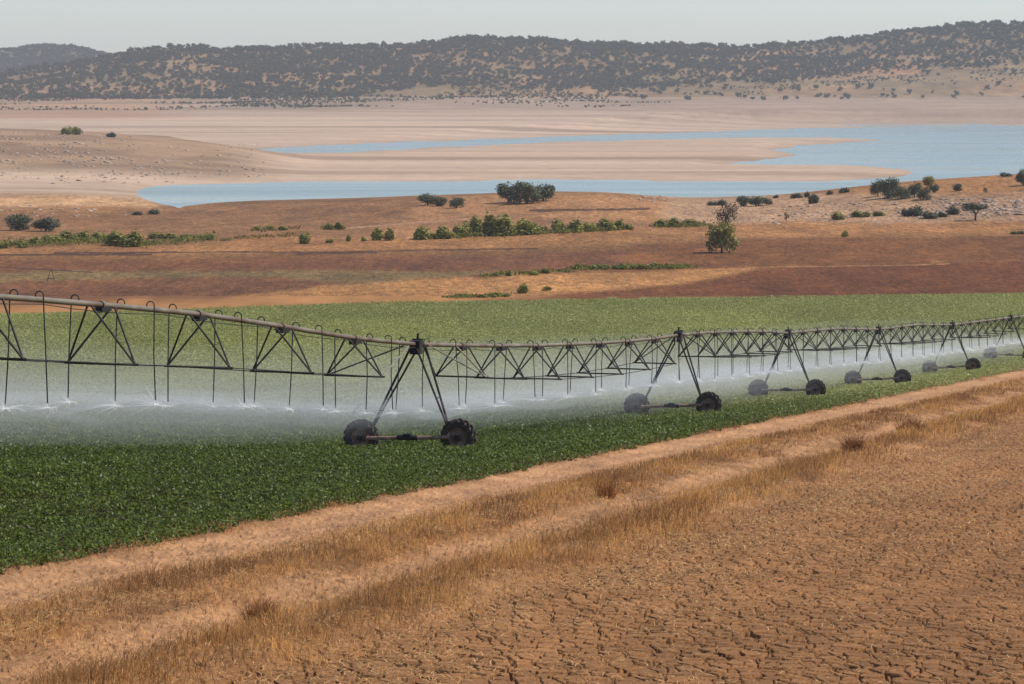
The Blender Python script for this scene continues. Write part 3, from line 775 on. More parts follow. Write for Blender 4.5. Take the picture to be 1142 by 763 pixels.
row([(172, 266, 20, 7), (188, 266, 22, 6), (207, 266, 18, 5), (231, 268, 15, 8)], 'shrub', 'low shrub trailing right from the left hedge row', 'low shrubs trailing from the hedge')
plant(170, 239, 12, 6, 'darkshrub', 'small dark bush at the left tip of the near water')
plant(152, 240, 15, 4, 'darkshrub', 'flat dark bush on the shore beside the left tip of the water')
row([(75, 150, 14, 9), (84, 150, 14, 8)], 'shrub', 'green bush of the pair on top of the stony peninsula', 'bush pair on the peninsula')
plant(124, 153, 13, 5, 'darkshrub', 'flat dark bush on the peninsula right of the green pair')
plant(585, 327, 12, 11, 'shrub', 'small leafy bush alone in the orange strip beyond the crop')
plant(610, 324, 11, 5, 'shrub', 'flat weed right of the small leafy bush in the orange strip')
row([(537, 332, 13, 4), (561, 330, 16, 4)], 'shrub', 'flat weed left of the small leafy bush near the crop edge', 'flat weeds by the crop edge')
row([(554, 308, 9, 5), (568, 308, 8, 6), (595, 307, 10, 6), (608, 305, 9, 6)], 'shrub', 'small weed on the brown field margin', 'weeds on the brown field margin')
row([(645, 300, 9, 7), (660, 300, 16, 5), (676, 300, 16, 5), (694, 300, 17, 6), (712, 300, 18, 6), (730, 299, 18, 6), (748, 299, 17, 5), (762, 298, 12, 5)], 'shrub', 'low weed in the green line left of the lone tree foot', 'green weed line in the brown field')

# ------------------------------------------------------------------ oaks on the far hills
hproto = [crown_mesh('holm_oak', lobes_round(90 + k, 7, .3, .5, .24), 150, .11, 90 + k, M_HOAK, .95) for k in range(5)]
def hill_points(n, ya, yb_, seed):
    r = np.random.default_rng(seed)
    Y = r.uniform(ya, yb_, n); X = r.uniform(-.215, .215, n) * Y
    return X, Y, zt(X, Y), r
X, Y, Zh, r = hill_points(34000, 3250, 4030, 5)
xi, yi = px(X, Y, Zh)
crest = yb(HILL, xi)
dens = np.clip(1.25 - 1.1 * smooth(-4, 8, yi - yb(B_WOOD, xi)), .03, 1) * (.45 + .6 * smooth(.35, .65, fbm(X / 60, Y / 50, 301, 4))) * .68
dens = np.where(yi > yb(B_WOOD, xi) + 4, .05 * smooth(.5, .6, fbm(X / 60, Y / 50, 303, 3)), dens)
dens = np.where((xi < 240) & (yi > 70), dens * .55, dens)
keep = (r.uniform(0, 1, len(X)) < dens) & (yi < 112)
X, Y, Zh, xi, yi = X[keep], Y[keep], Zh[keep], xi[keep], yi[keep]
size = r.uniform(3.4, 8.8, len(X))
print('hill trees', len(X))
# individuals: those on the skyline and the loose ones low on the slope; the rest is one wood
sky = (Y > 3940) & (yi < yb(HILL, xi) + 3) & (xi > -20) & (xi < 1162)
low = (yi > yb(B_WOOD, xi) + 1) & (xi > -20) & (xi < 1162)
isky = np.where(sky)[0]; ilow = np.where(low)[0]
isky = isky[np.argsort(-size[isky])][:170]; ilow = ilow[np.argsort(-size[ilow])][:110]
single = np.zeros(len(X), bool)
def hill_oak(i, label, group):
    o = link('holm_oak', hproto[i % 5]); s = size[i] * (1.15 if Y[i] > 3900 else 1)
    o.location = (X[i], Y[i], Zh[i] - .3); o.scale = (s, s, s * r.uniform(.75, 1.0)); o.rotation_euler = (0, 0, r.uniform(0, 6.28))
    tag(o, label, 'tree', group); single[i] = True
for i in isky:
    if xi[i] < 290: hill_oak(i, 'small dark oak on the skyline of the rounded left hill', 'oaks on the left skyline')
    elif xi[i] < 880: hill_oak(i, 'small dark oak on the long middle skyline of the hills', 'oaks on the middle skyline')
    else: hill_oak(i, 'small dark oak on the rising skyline of the right hill', 'oaks on the right skyline')
for i in ilow:
    if xi[i] < 420: hill_oak(i, 'scattered dark oak at the left foot of the hills', 'oaks at the left hill foot')
    elif xi[i] < 800: hill_oak(i, 'scattered dark oak at the middle foot of the hills', 'oaks at the middle hill foot')
    else: hill_oak(i, 'scattered dark oak on the bare bench under the right hill', 'oaks on the right bench')
def merged(name, X, Y, Zh, size, seed):
    r = np.random.default_rng(seed); Vs, Fs = [], []; off = 0
    protos = []
    for m in hproto:
        v = np.empty(len(m.vertices) * 3, np.float32); m.vertices.foreach_get('co', v); protos.append(v.reshape(-1, 3))
    for i in range(len(X)):
        p = protos[i % 5]; a = r.uniform(0, 6.28); ca, sa = math.cos(a), math.sin(a); s = size[i]; h = s * r.uniform(.7, 1.0)
        q = np.stack([(p[:, 0] * ca - p[:, 1] * sa) * s + X[i], (p[:, 0] * sa + p[:, 1] * ca) * s + Y[i], p[:, 2] * h + Zh[i] - .3], -1)
        Vs.append(q)
    V = np.concatenate(Vs)
    return link(name, np_mesh(name, V, np.arange(len(V)).reshape(-1, 4), M_HOAK))
rest = np.where(~single)[0]
o = merged('oak_wood', X[rest], Y[rest], Zh[rest], size[rest], 7)
tag(o, 'open wood of small dark oaks covering the long hills beyond the lake', 'wood', None, 'stuff')
X2, Y2, Z2, r2 = hill_points(16000, 5050, 5660, 9)
x2, y2_ = px(X2, Y2, Z2); k2 = (x2 < 260) & (Z2 > 24)
o = merged('far_wood', X2[k2], Y2[k2], Z2[k2], r2.uniform(7, 11, k2.sum()), 8)
tag(o, 'dense blue green wood on the farther hill behind the left slope', 'wood', None, 'stuff')

X3, Y3, Z3, r3 = hill_points(30000, 3000, 3650, 19)
x3, y3 = px(X3, Y3, Z3)
k3 = (Z3 > 8) & (r3.uniform(0, 1, len(X3)) < .75 * smooth(.48, .66, fbm(X3 / 90, Y3 / 45, 331, 4)) * smooth(18, 4, np.abs(y3 - yb(B_WOOD, x3) - 5)))
o = merged('scrub', X3[k3], Y3[k3], Z3[k3], r3.uniform(1.2, 3.6, k3.sum()), 12)
tag(o, 'small dark scrub dotted along the bare foot of the hills', 'scrub', None, 'stuff')

def ground_cover(name, lines, label, seed):
    r = np.random.default_rng(seed); Ps, Ss, Cs = [], [], []
    for pts, n, thick, hpx, c in lines:
        for k in range(n):
            u = r.uniform(0, len(pts) - 1); i = int(u); f = u - i
            xx = pts[i][0] * (1 - f) + pts[i + 1][0] * f; yy = pts[i][1] * (1 - f) + pts[i + 1][1] * f + r.normal(0, thick)
            if fbm(np.array([xx / 7]), np.array([yy / 2.]), seed, 2)[0] < .42: continue
            x, Y, z = at(xx, yy); hgt = hpx * Y / F
            m = 9
            Ps.append(np.array([x, Y, z]) + np.stack([r.normal(0, .7, m), r.normal(0, 1.2, m), r.uniform(0, hgt, m)], -1)); Ss.append(r.uniform(.35, .8, m))
            Cs.append(np.array(c) * r.uniform(.5, 1.4, (m, 1)))
    P = np.concatenate(Ps); v, f, c = leaves(P, np.concatenate(Ss), r.normal(.5, .5, len(P)), np.concatenate(Cs), .7, seed)
    o = link(name, np_mesh(name, v, f, M_GRASS, False, c)); tag(o, label, 'undergrowth', None, 'stuff')
g1 = lin(132, 130, 62, .8); g2 = lin(150, 124, 70, .8)
ground_cover('undergrowth', [([(0, 275), (60, 271), (120, 270), (160, 273), (240, 267)], 420, 1.6, 5, g1), ([(465, 267), (540, 263), (600, 261), (705, 256)], 300, .8, 5, g1), ([(640, 300), (770, 299)], 220, .6, 3, g1),
    ([(730, 253), (785, 252)], 90, .8, 4, g1), ([(280, 257), (330, 256)], 60, 1, 3, g2), ([(500, 332), (570, 330)], 60, .6, 2, g1), ([(540, 308), (640, 302)], 60, .8, 2, g1), ([(240, 268), (330, 262)], 50, 1, 2, g2)],
    'low green weeds growing between the shrubs along the field margins', 51)

# ------------------------------------------------------------------ loose pale stones
def stones(name, boxes, label, seed):
    r = np.random.default_rng(seed); Vs, Fs = [], []; off = 0
    ico = [(0, 0, 1), (.9, 0, .4), (.28, .85, .4), (-.72, .53, .4), (-.72, -.53, .4), (.28, -.85, .4), (.75, .5, -.3), (-.3, .85, -.3), (-.9, 0, -.3), (-.3, -.85, -.3), (.75, -.5, -.3)]
    fc = [(0, 1, 2), (0, 2, 3), (0, 3, 4), (0, 4, 5), (0, 5, 1), (1, 6, 2), (2, 7, 3), (3, 8, 4), (4, 9, 5), (5, 10, 1), (2, 6, 7), (3, 7, 8), (4, 8, 9), (5, 9, 10), (1, 10, 6)]
    ico = np.array(ico); fc = np.array(fc)
    for (xa, ya, xb, y2, n, s0, s1) in boxes:
        k = 0
        while k < n:
            xx, yy = r.uniform(xa, xb), r.uniform(ya, y2)
            if fbm(np.array([xx / 9]), np.array([yy / 3]), 311, 3)[0] < r.uniform(.35, .6): k += .25; continue
            x, Y, z = at(xx, yy); s = r.uniform(s0, s1) * (r.uniform(0, 1) ** 1.5 + .35)
            if z < .3: k += 1; continue
            v = ico * r.uniform(.6, 1.3, (len(ico), 3)) * s * np.array([1.3, 1, .42])
            Vs.append(v + np.array([x, Y, z + s * .15])); Fs.append(fc + off); off += len(ico); k += 1
    o = link(name, np_mesh(name, np.concatenate(Vs), np.concatenate(Fs), M_STONE))
    tag(o, label, 'stones', None, 'stuff')
M_STONE = simple_mat('pale_stone', lin(204, 180, 156, .8), .9, noise=.6, c2=lin(176, 150, 128, .8))
stones('rubble', [(0, 146, 150, 182, 560, .2, .9), (120, 160, 300, 198, 420, .2, .8), (60, 180, 200, 205, 200, .25, .8), (0, 170, 120, 200, 160, .2, .8)], 'pale loose stones strewn over the dry peninsula', 21)
stones('rubble', [(690, 216, 760, 226, 70, .25, .7), (880, 226, 1142, 246, 420, .15, .6), (1040, 222, 1142, 240, 300, .2, .75), (760, 232, 900, 250, 160, .15, .5), (0, 226, 140, 242, 70, .3, .7)], 'pale stones strewn over the rise and the near shore', 22)

# ------------------------------------------------------------------ the irrigation machine
M_PIPE = simple_mat('galvanised_pipe', lin(148, 138, 112, .8), .5, .3, noise=.9, spec=.4, c2=lin(112, 84, 62, .8))
M_STEEL = simple_mat('weathered_steel', lin(72, 66, 54, .7), .6, .2, noise=2.0, c2=lin(50, 38, 30, .7))
M_BRIGHT = simple_mat('bright_steel', lin(168, 160, 134, .8), .5, .3, noise=2.0, c2=lin(130, 112, 90, .8))
M_RUBBER = simple_mat('muddy_rubber', lin(52, 49, 45, .9), .8, 0, noise=5, c2=lin(96, 80, 64, .8))
M_RIM = simple_mat('rusty_rim', lin(176, 142, 116, .9), .7, .1, noise=4, c2=lin(120, 92, 74, .85))
M_BOX = simple_mat('dark_casing', lin(52, 46, 42, .8), .6, .1, noise=5)
M_HOSE = simple_mat('black_hose', lin(54, 58, 50, .7), .55)
M_CAP = simple_mat('white_cap', (.7, .68, .62), .5)

TOW = [(466, 110.0), (757, 153.0), (879, 194.0), (980, 227.0), (1062, 260.0), (1127, 290.0)]
TP = [((x - CX) / F * d, d) for x, d in TOW]
L0 = (TP[0][0] - 2.06 * 8, TP[0][1] - 6.8 * 8)
dxl, dyl = TP[5][0] - TP[4][0], TP[5][1] - TP[4][1]
TP = [L0] + TP + [(TP[5][0] + dxl * 1.25, TP[5][1] + dyl * 1.25)]
HP = [(50, 5.3), (55, 5.3), (69, 5.62), (75.9, 5.70), (82.7, 5.47), (89.5, 5.2), (96.4, 4.77), (103.2, 4.3), (110, 4.0), (115.4, 3.90), (120.8, 3.82), (126, 3.76), (137, 3.75), (142, 3.78), (147.6, 3.85), (153, 4.0), (163, 4.05), (173, 4.03), (184, 3.95), (194, 3.78), (210, 3.98), (227, 3.8), (243, 4.1), (260, 4.0), (275, 4.3), (290, 4.6), (310, 4.9), (330, 4.8)]
NZ = [(50, 2.8), (76, 2.85), (83, 2.72), (90, 2.45), (97, 2.1), (103, 1.78), (110, 1.55), (125, 1.5), (150, 1.58), (194, 1.35), (227, 1.4), (260, 1.6), (290, 2.1), (330, 2.2)]
plane = lambda Y: CAMZ - (5.3 + .077 * Y)
def pipe_z(Y): return plane(Y) + float(np.interp(Y, [k[0] for k in HP], [k[1] for k in HP]))
def noz_z(Y): return plane(Y) + float(np.interp(Y, [k[0] for k in NZ], [k[1] for k in NZ]))
# a smoother pipe between towers
_hy = np.arange(50, 331, 1.0); _hz = np.interp(_hy, [k[0] for k in HP], [k[1] for k in HP])
for y_t in (110, 153, 194, 227, 260, 290): pass
def gz(x, Y): return float(zt(np.array([x]), np.array([Y]))[0])

ROOT = empty('irrigation_machine', (TP[1][0], TP[1][1], gz(*TP[1])))
tag(ROOT, 'long wheeled irrigation boom with trussed pipe spraying the green crop', 'irrigator')
OFF = Vector(ROOT.location)
def loc(v): return Vector(v) - OFF

WR = .66
def wheel_at(c, axis, roll):
    axis = Vector(axis).normalized(); c = Vector(c)
    w_ = empty('wheel', c); w_.parent = ROOT
    ty = MB()
    ty.lathe([(.36, -.14), (.42, -.17), (.52, -.185), (.585, -.17), (.61, -.12), (.62, 0), (.61, .12), (.585, .17), (.52, .185), (.42, .17), (.36, .14), (.36, -.14)], (0, 0, 0), axis, 36)
    a = axis.cross(Vector((0, 0, 1))).normalized(); u = axis.cross(a)
    nl = 15
    for sgn in (-1, 1):
        for k in range(nl):
            t = 2 * PI * (k + (.25 if sgn > 0 else -.25)) / nl + roll
            for j in range(3):
                tj = t - sgn * 0 + j * .085
                rad = a * math.cos(tj) + u * math.sin(tj); tan = (-a * math.sin(tj) + u * math.cos(tj))
                ty.box(rad * (.635 if j < 2 else .605) + axis * sgn * (.045 + .062 * j), .033, .05, .06, axis, tan, rad)
    tyre = ty.build('tyre', M_RUBBER, w_)
    rm = MB()
    rm.lathe([(.37, -.13), (.33, -.12), (.31, -.05), (.2, -.02), (.12, -.05), (.11, -.12), (.0, -.12)], (0, 0, 0), axis, 28)
    rm.lathe([(.37, .13), (.33, .12), (.31, .05), (.2, .02), (.12, .05), (.11, .12), (.0, .12)], (0, 0, 0), axis, 28)
    rm.build('rim', M_RIM, w_, True)
    hb = MB()
    for k in range(8):
        t = 2 * PI * k / 8; p = (a * math.cos(t) + u * math.sin(t)) * .16
        hb.tube([p - axis * .07, p + axis * .07], .018, 6)
    hb.tube([-axis * .19, axis * .19], .07, 10)
    hb.build('hub', M_BOX, w_)
    return w_

dirs = []
for i in range(len(TP)):
    a = TP[max(i - 1, 0)]; b = TP[min(i + 1, len(TP) - 1)]
    d = Vector((b[0] - a[0], b[1] - a[1], 0)).normalized(); dirs.append(d)
for i in range(1, len(TP) - 1):
    x, Y = TP[i]; d = dirs[i]; d = Vector((.275, .961, 0)).normalized()
    nrm = Vector((d.y, -d.x, 0))                     # to the camera's side
    lean = -.33 if i in (1, 2) else -.08
    top = Vector((x, Y, pipe_z(Y)))
    hb = 1.96
    wl = Vector((x, Y, 0)) + nrm * (lean - hb); wr = Vector((x, Y, 0)) + nrm * (lean + hb)
    wl.z = gz(wl.x, wl.y) + WR - .02; wr.z = gz(wr.x, wr.y) + WR - .02
    tw = empty('drive_tower', loc(top)); tw.parent = ROOT
    T0 = top
    L = lambda v: Vector(v) - T0
    for s, wpos in ((-1, wl), (1, wr)):
        wheel_at(loc(wpos), d, i * .7 + s)
        foot = wpos + nrm * (-s * .36) + Vector((0, 0, .22))
        for q in (-1, 1):
            m = MB(); tp = top + d * (q * .55) + nrm * (s * .14) + Vector((0, 0, -.12))
            m.tube([L(tp), L(foot + d * q * .06)], .045, 6); m.build('leg', M_STEEL, tw)
        m = MB()
        mid_ = top.lerp(foot, .62)
        m.tube([L(mid_ - d * .3 * .45), L(mid_ + d * .3 * .45)], .025, 5); m.build('leg_brace', M_STEEL, tw)
        m = MB(); m.box(L(wpos + d * (-.24)), .085, .08, .085, nrm, d); m.build('gearbox', M_BOX, tw)
    m = MB(); m.tube([L(wl + nrm * .3 + d * -.28), L(wr - nrm * .3 + d * -.28)], .075, 8)
    for s, wpos in ((1, wl), (-1, wr)):
        m.tube([L(wpos + nrm * s * .34 + d * -.28), L(wpos + nrm * s * .34 + Vector((0, 0, .26)))], .05, 6)
    m.build('base_beam', M_RIM, tw)
    m = MB(); c = (wl + wr) * .5 + d * -.28; m.box(L(c + Vector((0, 0, .05))), .16, .11, .10, nrm, d); m.tube([L(c + nrm * -.4), L(c + nrm * .4)], .095, 8); m.build('drive_motor', M_BOX, tw)
    m = MB(); m.tube([L(top + Vector((0, 0, -.2))), L(top + Vector((0, 0, .42)))], .045, 7); m.tube([L(top + nrm * -.22 + Vector((0, 0, .2))), L(top + nrm * .22 + Vector((0, 0, .2)))], .03, 6); m.build('mast', M_BOX, tw)
    m = MB(); m.box(L(top + d * -.28 + nrm * .02 + Vector((0, 0, -.08))), .2, .2, .26, nrm, d); m.tube([L(top + d * .15 + Vector((0, 0, 0))), L(top + d * .4)], .15, 10); m.build('control_box', M_BOX, tw)

n_hose = 0
M_SPRAY, nt, out = mat_new('spray_water')
b = nt.nodes.new('ShaderNodeBsdfDiffuse'); b.inputs['Color'].default_value = (1, .98, .92, 1)
tl = nt.nodes.new('ShaderNodeBsdfTranslucent'); tl.inputs['Color'].default_value = (1, .98, .92, 1)
tr = nt.nodes.new('ShaderNodeBsdfTransparent'); mx0 = nt.nodes.new('ShaderNodeMixShader'); mx0.inputs['Fac'].default_value = .5
mx = nt.nodes.new('ShaderNodeMixShader'); mx.inputs['Fac'].default_value = .45
nt.links.new(b.outputs[0], mx0.inputs[1]); nt.links.new(tl.outputs[0], mx0.inputs[2])
nt.links.new(tr.outputs[0], mx.inputs[1]); nt.links.new(mx0.outputs[0], mx.inputs[2]); nt.links.new(mx.outputs[0], out.inputs['Surface'])
SV, SF = [], []; soff = 0
def jets(c, seed):
    global soff
    r = np.random.default_rng(seed)
    sc_ = r.uniform(.5, 1.25)
    for k in range(int(r.uniform(18, 52))):
        az = r.uniform(0, 2 * PI); v = r.uniform(3, 7.5); el = r.uniform(.02, .3) if k % 5 else r.uniform(.5, 1.0)
        T_ = r.uniform(.05, .24) if k % 5 else r.uniform(.05, .14)
        ts = np.linspace(.0, T_, 9)
        v *= sc_; hx = v * math.cos(el) * ts; hz = v * math.sin(el) * ts - 4.9 * ts * ts
        P = np.stack([c[0] + math.cos(az) * hx - EY * 9 * ts * ts, c[1] + math.sin(az) * hx + EX * 9 * ts * ts, c[2] + hz], -1)
        wd = (.009 * (1 - .7 * ts / T_) + .003)[:, None] * r.uniform(.6, 1.5)
        sd = np.array([-math.sin(az), math.cos(az), 0]); up = np.array([0, 0, 1.0])
        for ax in (sd, up):
            V_ = np.concatenate([P - ax * wd, P + ax * wd]); n_ = len(P)
            f = np.array([[j, j + 1, n_ + j + 1, n_ + j] for j in range(n_ - 1)])
            SV.append(V_); SF.append(f + soff); soff += len(V_)

NST = [8, 7, 6, 6, 6, 6, 7]     # truss frames per span
for i in range(len(TP) - 1):
    a, b_ = TP[i], TP[i + 1]; n = NST[i] if i else 7
    P_ = lambda q: (a[0] + (b_[0] - a[0]) * q, a[1] + (b_[1] - a[1]) * q)
    def pp(q):
        x, Y = P_(q); return Vector((x, Y, pipe_z(Y)))
    org = pp(.5)
    sp = empty('span', loc(org)); sp.parent = ROOT
    Lc = lambda v: Vector(v) - org
    qs = [k / 36. for k in range(37)]
    zs = np.array([pp(q).z for q in qs]); zs2 = zs.copy(); zs2[1:-1] = (zs[:-2] + zs[1:-1] * 2 + zs[2:]) / 4
    pts = [Vector((pp(q).x, pp(q).y, z)) for q, z in zip(qs, zs2)]
    MB().tube([Lc(p) for p in pts], .084, 12).build('pipe', M_PIPE, sp, True)
    d = Vector((b_[0] - a[0], b_[1] - a[1], 0)).normalized(); nrm = Vector((d.y, -d.x, 0)); Ln = math.hypot(b_[0] - a[0], b_[1] - a[1])
    bl, br = [], []
    for k in range(n):
        q = (k + 1) / (n + 1.0)
        c = pp(q)
        if c.y < 72: continue
        dep = 1.14 + .56 * math.sin(PI * q) if i == 0 else 1.12 + .36 * math.sin(PI * q)
        cl = c - nrm * 1.06 - Vector((0, 0, dep)); cr = c + nrm * 1.06 - Vector((0, 0, dep))
        bl.append(cl); br.append(cr)
        for s, e in ((-1, cl), (1, cr)):
            for f_ in (-.8, .8):
                tp = pp(min(1, max(0, q + f_ / Ln))) + nrm * s * .06 + Vector((0, 0, -.06))
                mt = M_BRIGHT if (i == 1 and k == 0 and f_ < 0 and s > 0) else M_STEEL
                MB().tube([Lc(tp), Lc(e)], .034, 5).build('strut', mt, sp)
        MB().tube([Lc(cl - nrm * .1), Lc(cr + nrm * .1)], .036, 5).build('cross_bar', M_STEEL, sp)
        MB().box(Lc(c + Vector((0, 0, -.14)) + d * .1), .13, .32, .07, nrm, d).build('pipe_bracket', M_BOX, sp)
        MB().tube([Lc(c - d * .06), Lc(c + d * .06)], .125, 12).build('flange', M_PIPE, sp)
    for s, lst in ((-1, bl), (1, br)):
        if i > 0: lst = [pp(.02) + nrm * s * .1] + lst
        lst = lst + [pp(.975) + nrm * s * .1 - Vector((0, 0, .1))]
        MB().tube([Lc(p) for p in lst], .017, 5).build('truss_rod', M_STEEL, sp)
        for e0, e1 in ((lst[0], lst[1]) if i > 0 else (None, None), (lst[-2], lst[-1])):
            if e0 is not None: MB().tube([Lc(e0), Lc(e1)], .03, 5).build('end_strut', M_BRIGHT if (i <= 1 and s > 0) else M_STEEL, sp)
    # control cable slung under the pipe
    cb = MB(); m_pts = []
    for k in range(int(n * 4) + 1):
        q = k / (n * 4.0); p = pp(q)
        m_pts.append(Lc(p + nrm * .1 + Vector((0, 0, -.12 - .09 * abs(math.sin(k * PI / 4))))))
    cb.tube(m_pts, .013, 4); cb.build('cable', M_HOSE, sp)
    # drop hoses
    per = 3 if i == 0 else 2
    for k in range(n + 1):
        for j in range(per):
            q = (k + ((.26, .44, .80) if i == 0 else (.30, .74))[j]) / (n + 1.0) + random.uniform(-.006, .006)
            c = pp(q)
            xi_p = CX + F * c.x / c.y
            if c.y < 72 or xi_p < -25 or xi_p > 1160 or n_hose >= 100: continue
            s = (-1, 1, -1)[j]
            bot = Vector((c.x, c.y, noz_z(c.y) + random.uniform(-.06, .06))) + nrm * (s * .3 + random.uniform(-.08, .08)) + d * random.uniform(-.1, .1)
            hs = empty  # noqa
            o0 = c
            arc = [c + Vector((0, 0, .07))]
            for t in np.linspace(0, PI, 9):
                arc.append(c + nrm * s * (.12 - .12 * math.cos(t)) + Vector((0, 0, .12 + .11 * math.sin(t))))
            arc.append(c + nrm * s * .243 + Vector((0, 0, -.1)))
            bend = arc[-1].lerp(bot, .5) + nrm * random.uniform(-.04, .04)
            m = MB().tube([p - o0 for p in arc] + [bend - o0, bot - o0], .019, 6)
            h = m.build('drop_hose', M_HOSE, ROOT, True); h.location = loc(o0)
            m = MB(); m.lathe([(.0, .0), (.035, .0), (.035, -.10), (.022, -.12), (.05, -.17), (.05, -.185), (0, -.185)], (bot - o0), (0, 0, 1), 10)
            m.build('sprinkler_head', M_BOX, h)
            n_hose += 1
            jets((bot.x, bot.y, bot.z - .15), 900 + n_hose)
print('hoses', n_hose)
# a white capped canister on the last truss before the first tower
q = pp
a, b_ = TP[0], TP[1]
c = Vector((a[0] + (b_[0] - a[0]) * .875, a[1] + (b_[1] - a[1]) * .875, 0)); c.z = pipe_z(c.y) - 1.33
dd = Vector((b_[0] - a[0], b_[1] - a[1], 0)).normalized(); nn = Vector((dd.y, -dd.x, 0)); c = c + nn * .45
cn = MB().lathe([(0, -.2), (.07, -.2), (.07, .16), (0, .16)], (0, 0, 0), (0, 0, 1), 12).build('canister', M_BOX, ROOT); cn.location = loc(c)
MB().lathe([(0, .16), (.078, .16), (.078, .24), (0, .25)], (0, 0, 0), (0, 0, 1), 12).build('cap', M_CAP, cn)

o = link('water_spray', np_mesh('water_spray', np.concatenate(SV), np.concatenate(SF), M_SPRAY))
tag(o, 'white water jets fanning out of the hanging sprinkler heads', 'spray', None, 'stuff')

# fine drifting droplets: nested even-density shells along the boom, wind carries them to the far side
def mist_shell(name, parent, t_near, t_far, z_lo, z_hi, dens, seed, drift=1.0, k0=0, k1=None):
    r = np.random.default_rng(seed); ss = []
    line = []
    Lr = TP[:]
    acc = 0
    for i in range(len(Lr) - 1):
        m = 14
        for k in range(m):
            q = k / m; line.append((Lr[i][0] + (Lr[i + 1][0] - Lr[i][0]) * q, Lr[i][1] + (Lr[i + 1][1] - Lr[i][1]) * q))
    line.append(Lr[-1])
    M_ = len(line); NR = 16; V = []
    for j, (x, Y) in enumerate(line):
        g = gz(x, Y); nz = noz_z(Y)
        fadeL = 1.0 + .5 * float(smooth(110, 85, Y))
        endk = min(1, (j + .3) / 2.0, (M_ - 1 - j + .3) / 2.0)
        wob = fbm(np.array([j / 2.3]), np.array([seed * 3.1]), seed, 3)[0]; wob2 = fbm(np.array([j / 1.6 + 50]), np.array([seed * 1.7]), seed, 3)[0]
        for k in range(NR):
            th = 2 * PI * k / NR
            cc, s_ = math.cos(th), math.sin(th)
            tn = t_near * (.35 + .65 * float(smooth(112, 150, Y))); tc = (tn - t_far * fadeL) * .5; th_w = (tn + t_far * fadeL) * .5
            off_t = tc + cc * th_w * endk * (.8 + .4 * wob)
            zz_lo = nz + z_lo * (.72 + .28 * float(smooth(112, 150, Y))); zz_hi = nz + z_hi * (.75 + .5 * wob2) * (.6 + .45 * float(smooth(112, 88, Y)))
            zc_ = (zz_lo + zz_hi) * .5; hz = (zz_hi - zz_lo) * .5
            bx = x + EY * off_t; by = Y - EX * off_t
            dz = plane(by) - plane(Y)
            V.append((bx, by, zc_ + s_ * hz * endk + dz * .5))
    F_ = []
    for j in range(M_ - 1):
        for k in range(NR):
            F_.append((j * NR + k, j * NR + (k + 1) % NR, (j + 1) * NR + (k + 1) % NR, (j + 1) * NR + k))
    me = bpy.data.meshes.new(name)
    me.from_pydata(V, [], F_ + [tuple(range(NR))[::-1], tuple((M_ - 1) * NR + k for k in range(NR))])
    me.materials.append(volume_mat('mist_' + str(seed), dens, (1, .985, .94), .05)); me.update()
    import bmesh as _b
    bm = _b.new(); bm.from_mesh(me); _b.ops.recalc_face_normals(bm, faces=bm.faces); bm.to_mesh(me); bm.free()
    return link(name, me, parent)
MIST = mist_shell('spray_mist', None, 3.4, 32, -3.2, 3.4, .0014, 1)
tag(MIST, 'white mist of droplets drifting beyond the boom over the crop', 'mist', None, 'stuff')
mist_shell('mist_layer', MIST, 2.6, 24, -2.6, 2.4, .0019, 2)
mist_shell('mist_layer', MIST, 1.9, 16, -2.1, 1.65, .0025, 3)
mist_shell('mist_layer', MIST, 1.3, 10, -1.6, 1.1, .0034, 4)
mist_shell('mist_layer', MIST, .9, 7, -1.05, .72, .0065, 5)
mist_shell('mist_layer', MIST, .5, 4.5, -.5, .42, .013, 6)
mist_shell('mist_layer', MIST, .4, 3.2, -.14, .20, .032, 7)
# wisps: small uneven puffs torn off the jets by the wind
M_WISP = [volume_mat('wisp_%d' % k, d_, (1, .985, .95), .05) for k, d_ in enumerate((.03, .055, .09))]
rw = np.random.default_rng(77)
for k in range(64):
    u_ = rw.uniform(.35, 6.0); i_ = int(u_); f_ = u_ - i_
    x_ = TP[i_][0] * (1 - f_) + TP[i_ + 1][0] * f_; Y_ = TP[i_][1] * (1 - f_) + TP[i_ + 1][1] * f_
    t_ = -rw.uniform(-.4, 4.5); bx_, by_ = x_ + EY * t_, Y_ - EX * t_
    sz = np.array([rw.uniform(.8, 2.6), rw.uniform(1.0, 3.5), rw.uniform(.10, .34)])
    V_, F_ = [], []
    for a_ in range(1, 8):
        for b_i in range(14):
            ph, th = PI * a_ / 8, 2 * PI * b_i / 14
            d_ = np.array([math.sin(ph) * math.cos(th), math.sin(ph) * math.sin(th), math.cos(ph)])
            V_.append(tuple(d_ * sz * (.7 + .6 * float(vnoise(np.array([d_[0] * 2 + k]), np.array([d_[1] * 2 + d_[2]]), k)[0]))))
    for a_ in range(6):
        for b_i in range(14):
            F_.append((a_ * 14 + b_i, (a_ + 1) * 14 + b_i, (a_ + 1) * 14 + (b_i + 1) % 14, a_ * 14 + (b_i + 1) % 14))
    F_.append(tuple(range(14))); F_.append(tuple(6 * 14 + b_i for b_i in range(14))[::-1])
    me = bpy.data.meshes.new('mist_wisp'); me.from_pydata(V_, [], F_); me.materials.append(M_WISP[k % 3]); me.update()
    o = link('mist_wisp', me, MIST); o.location = (bx_, by_, noz_z(Y_) + rw.uniform(-.35, .3)); o.rotation_euler = (rw.uniform(-.12, .12), rw.uniform(-.2, .2), rw.uniform(0, 3))

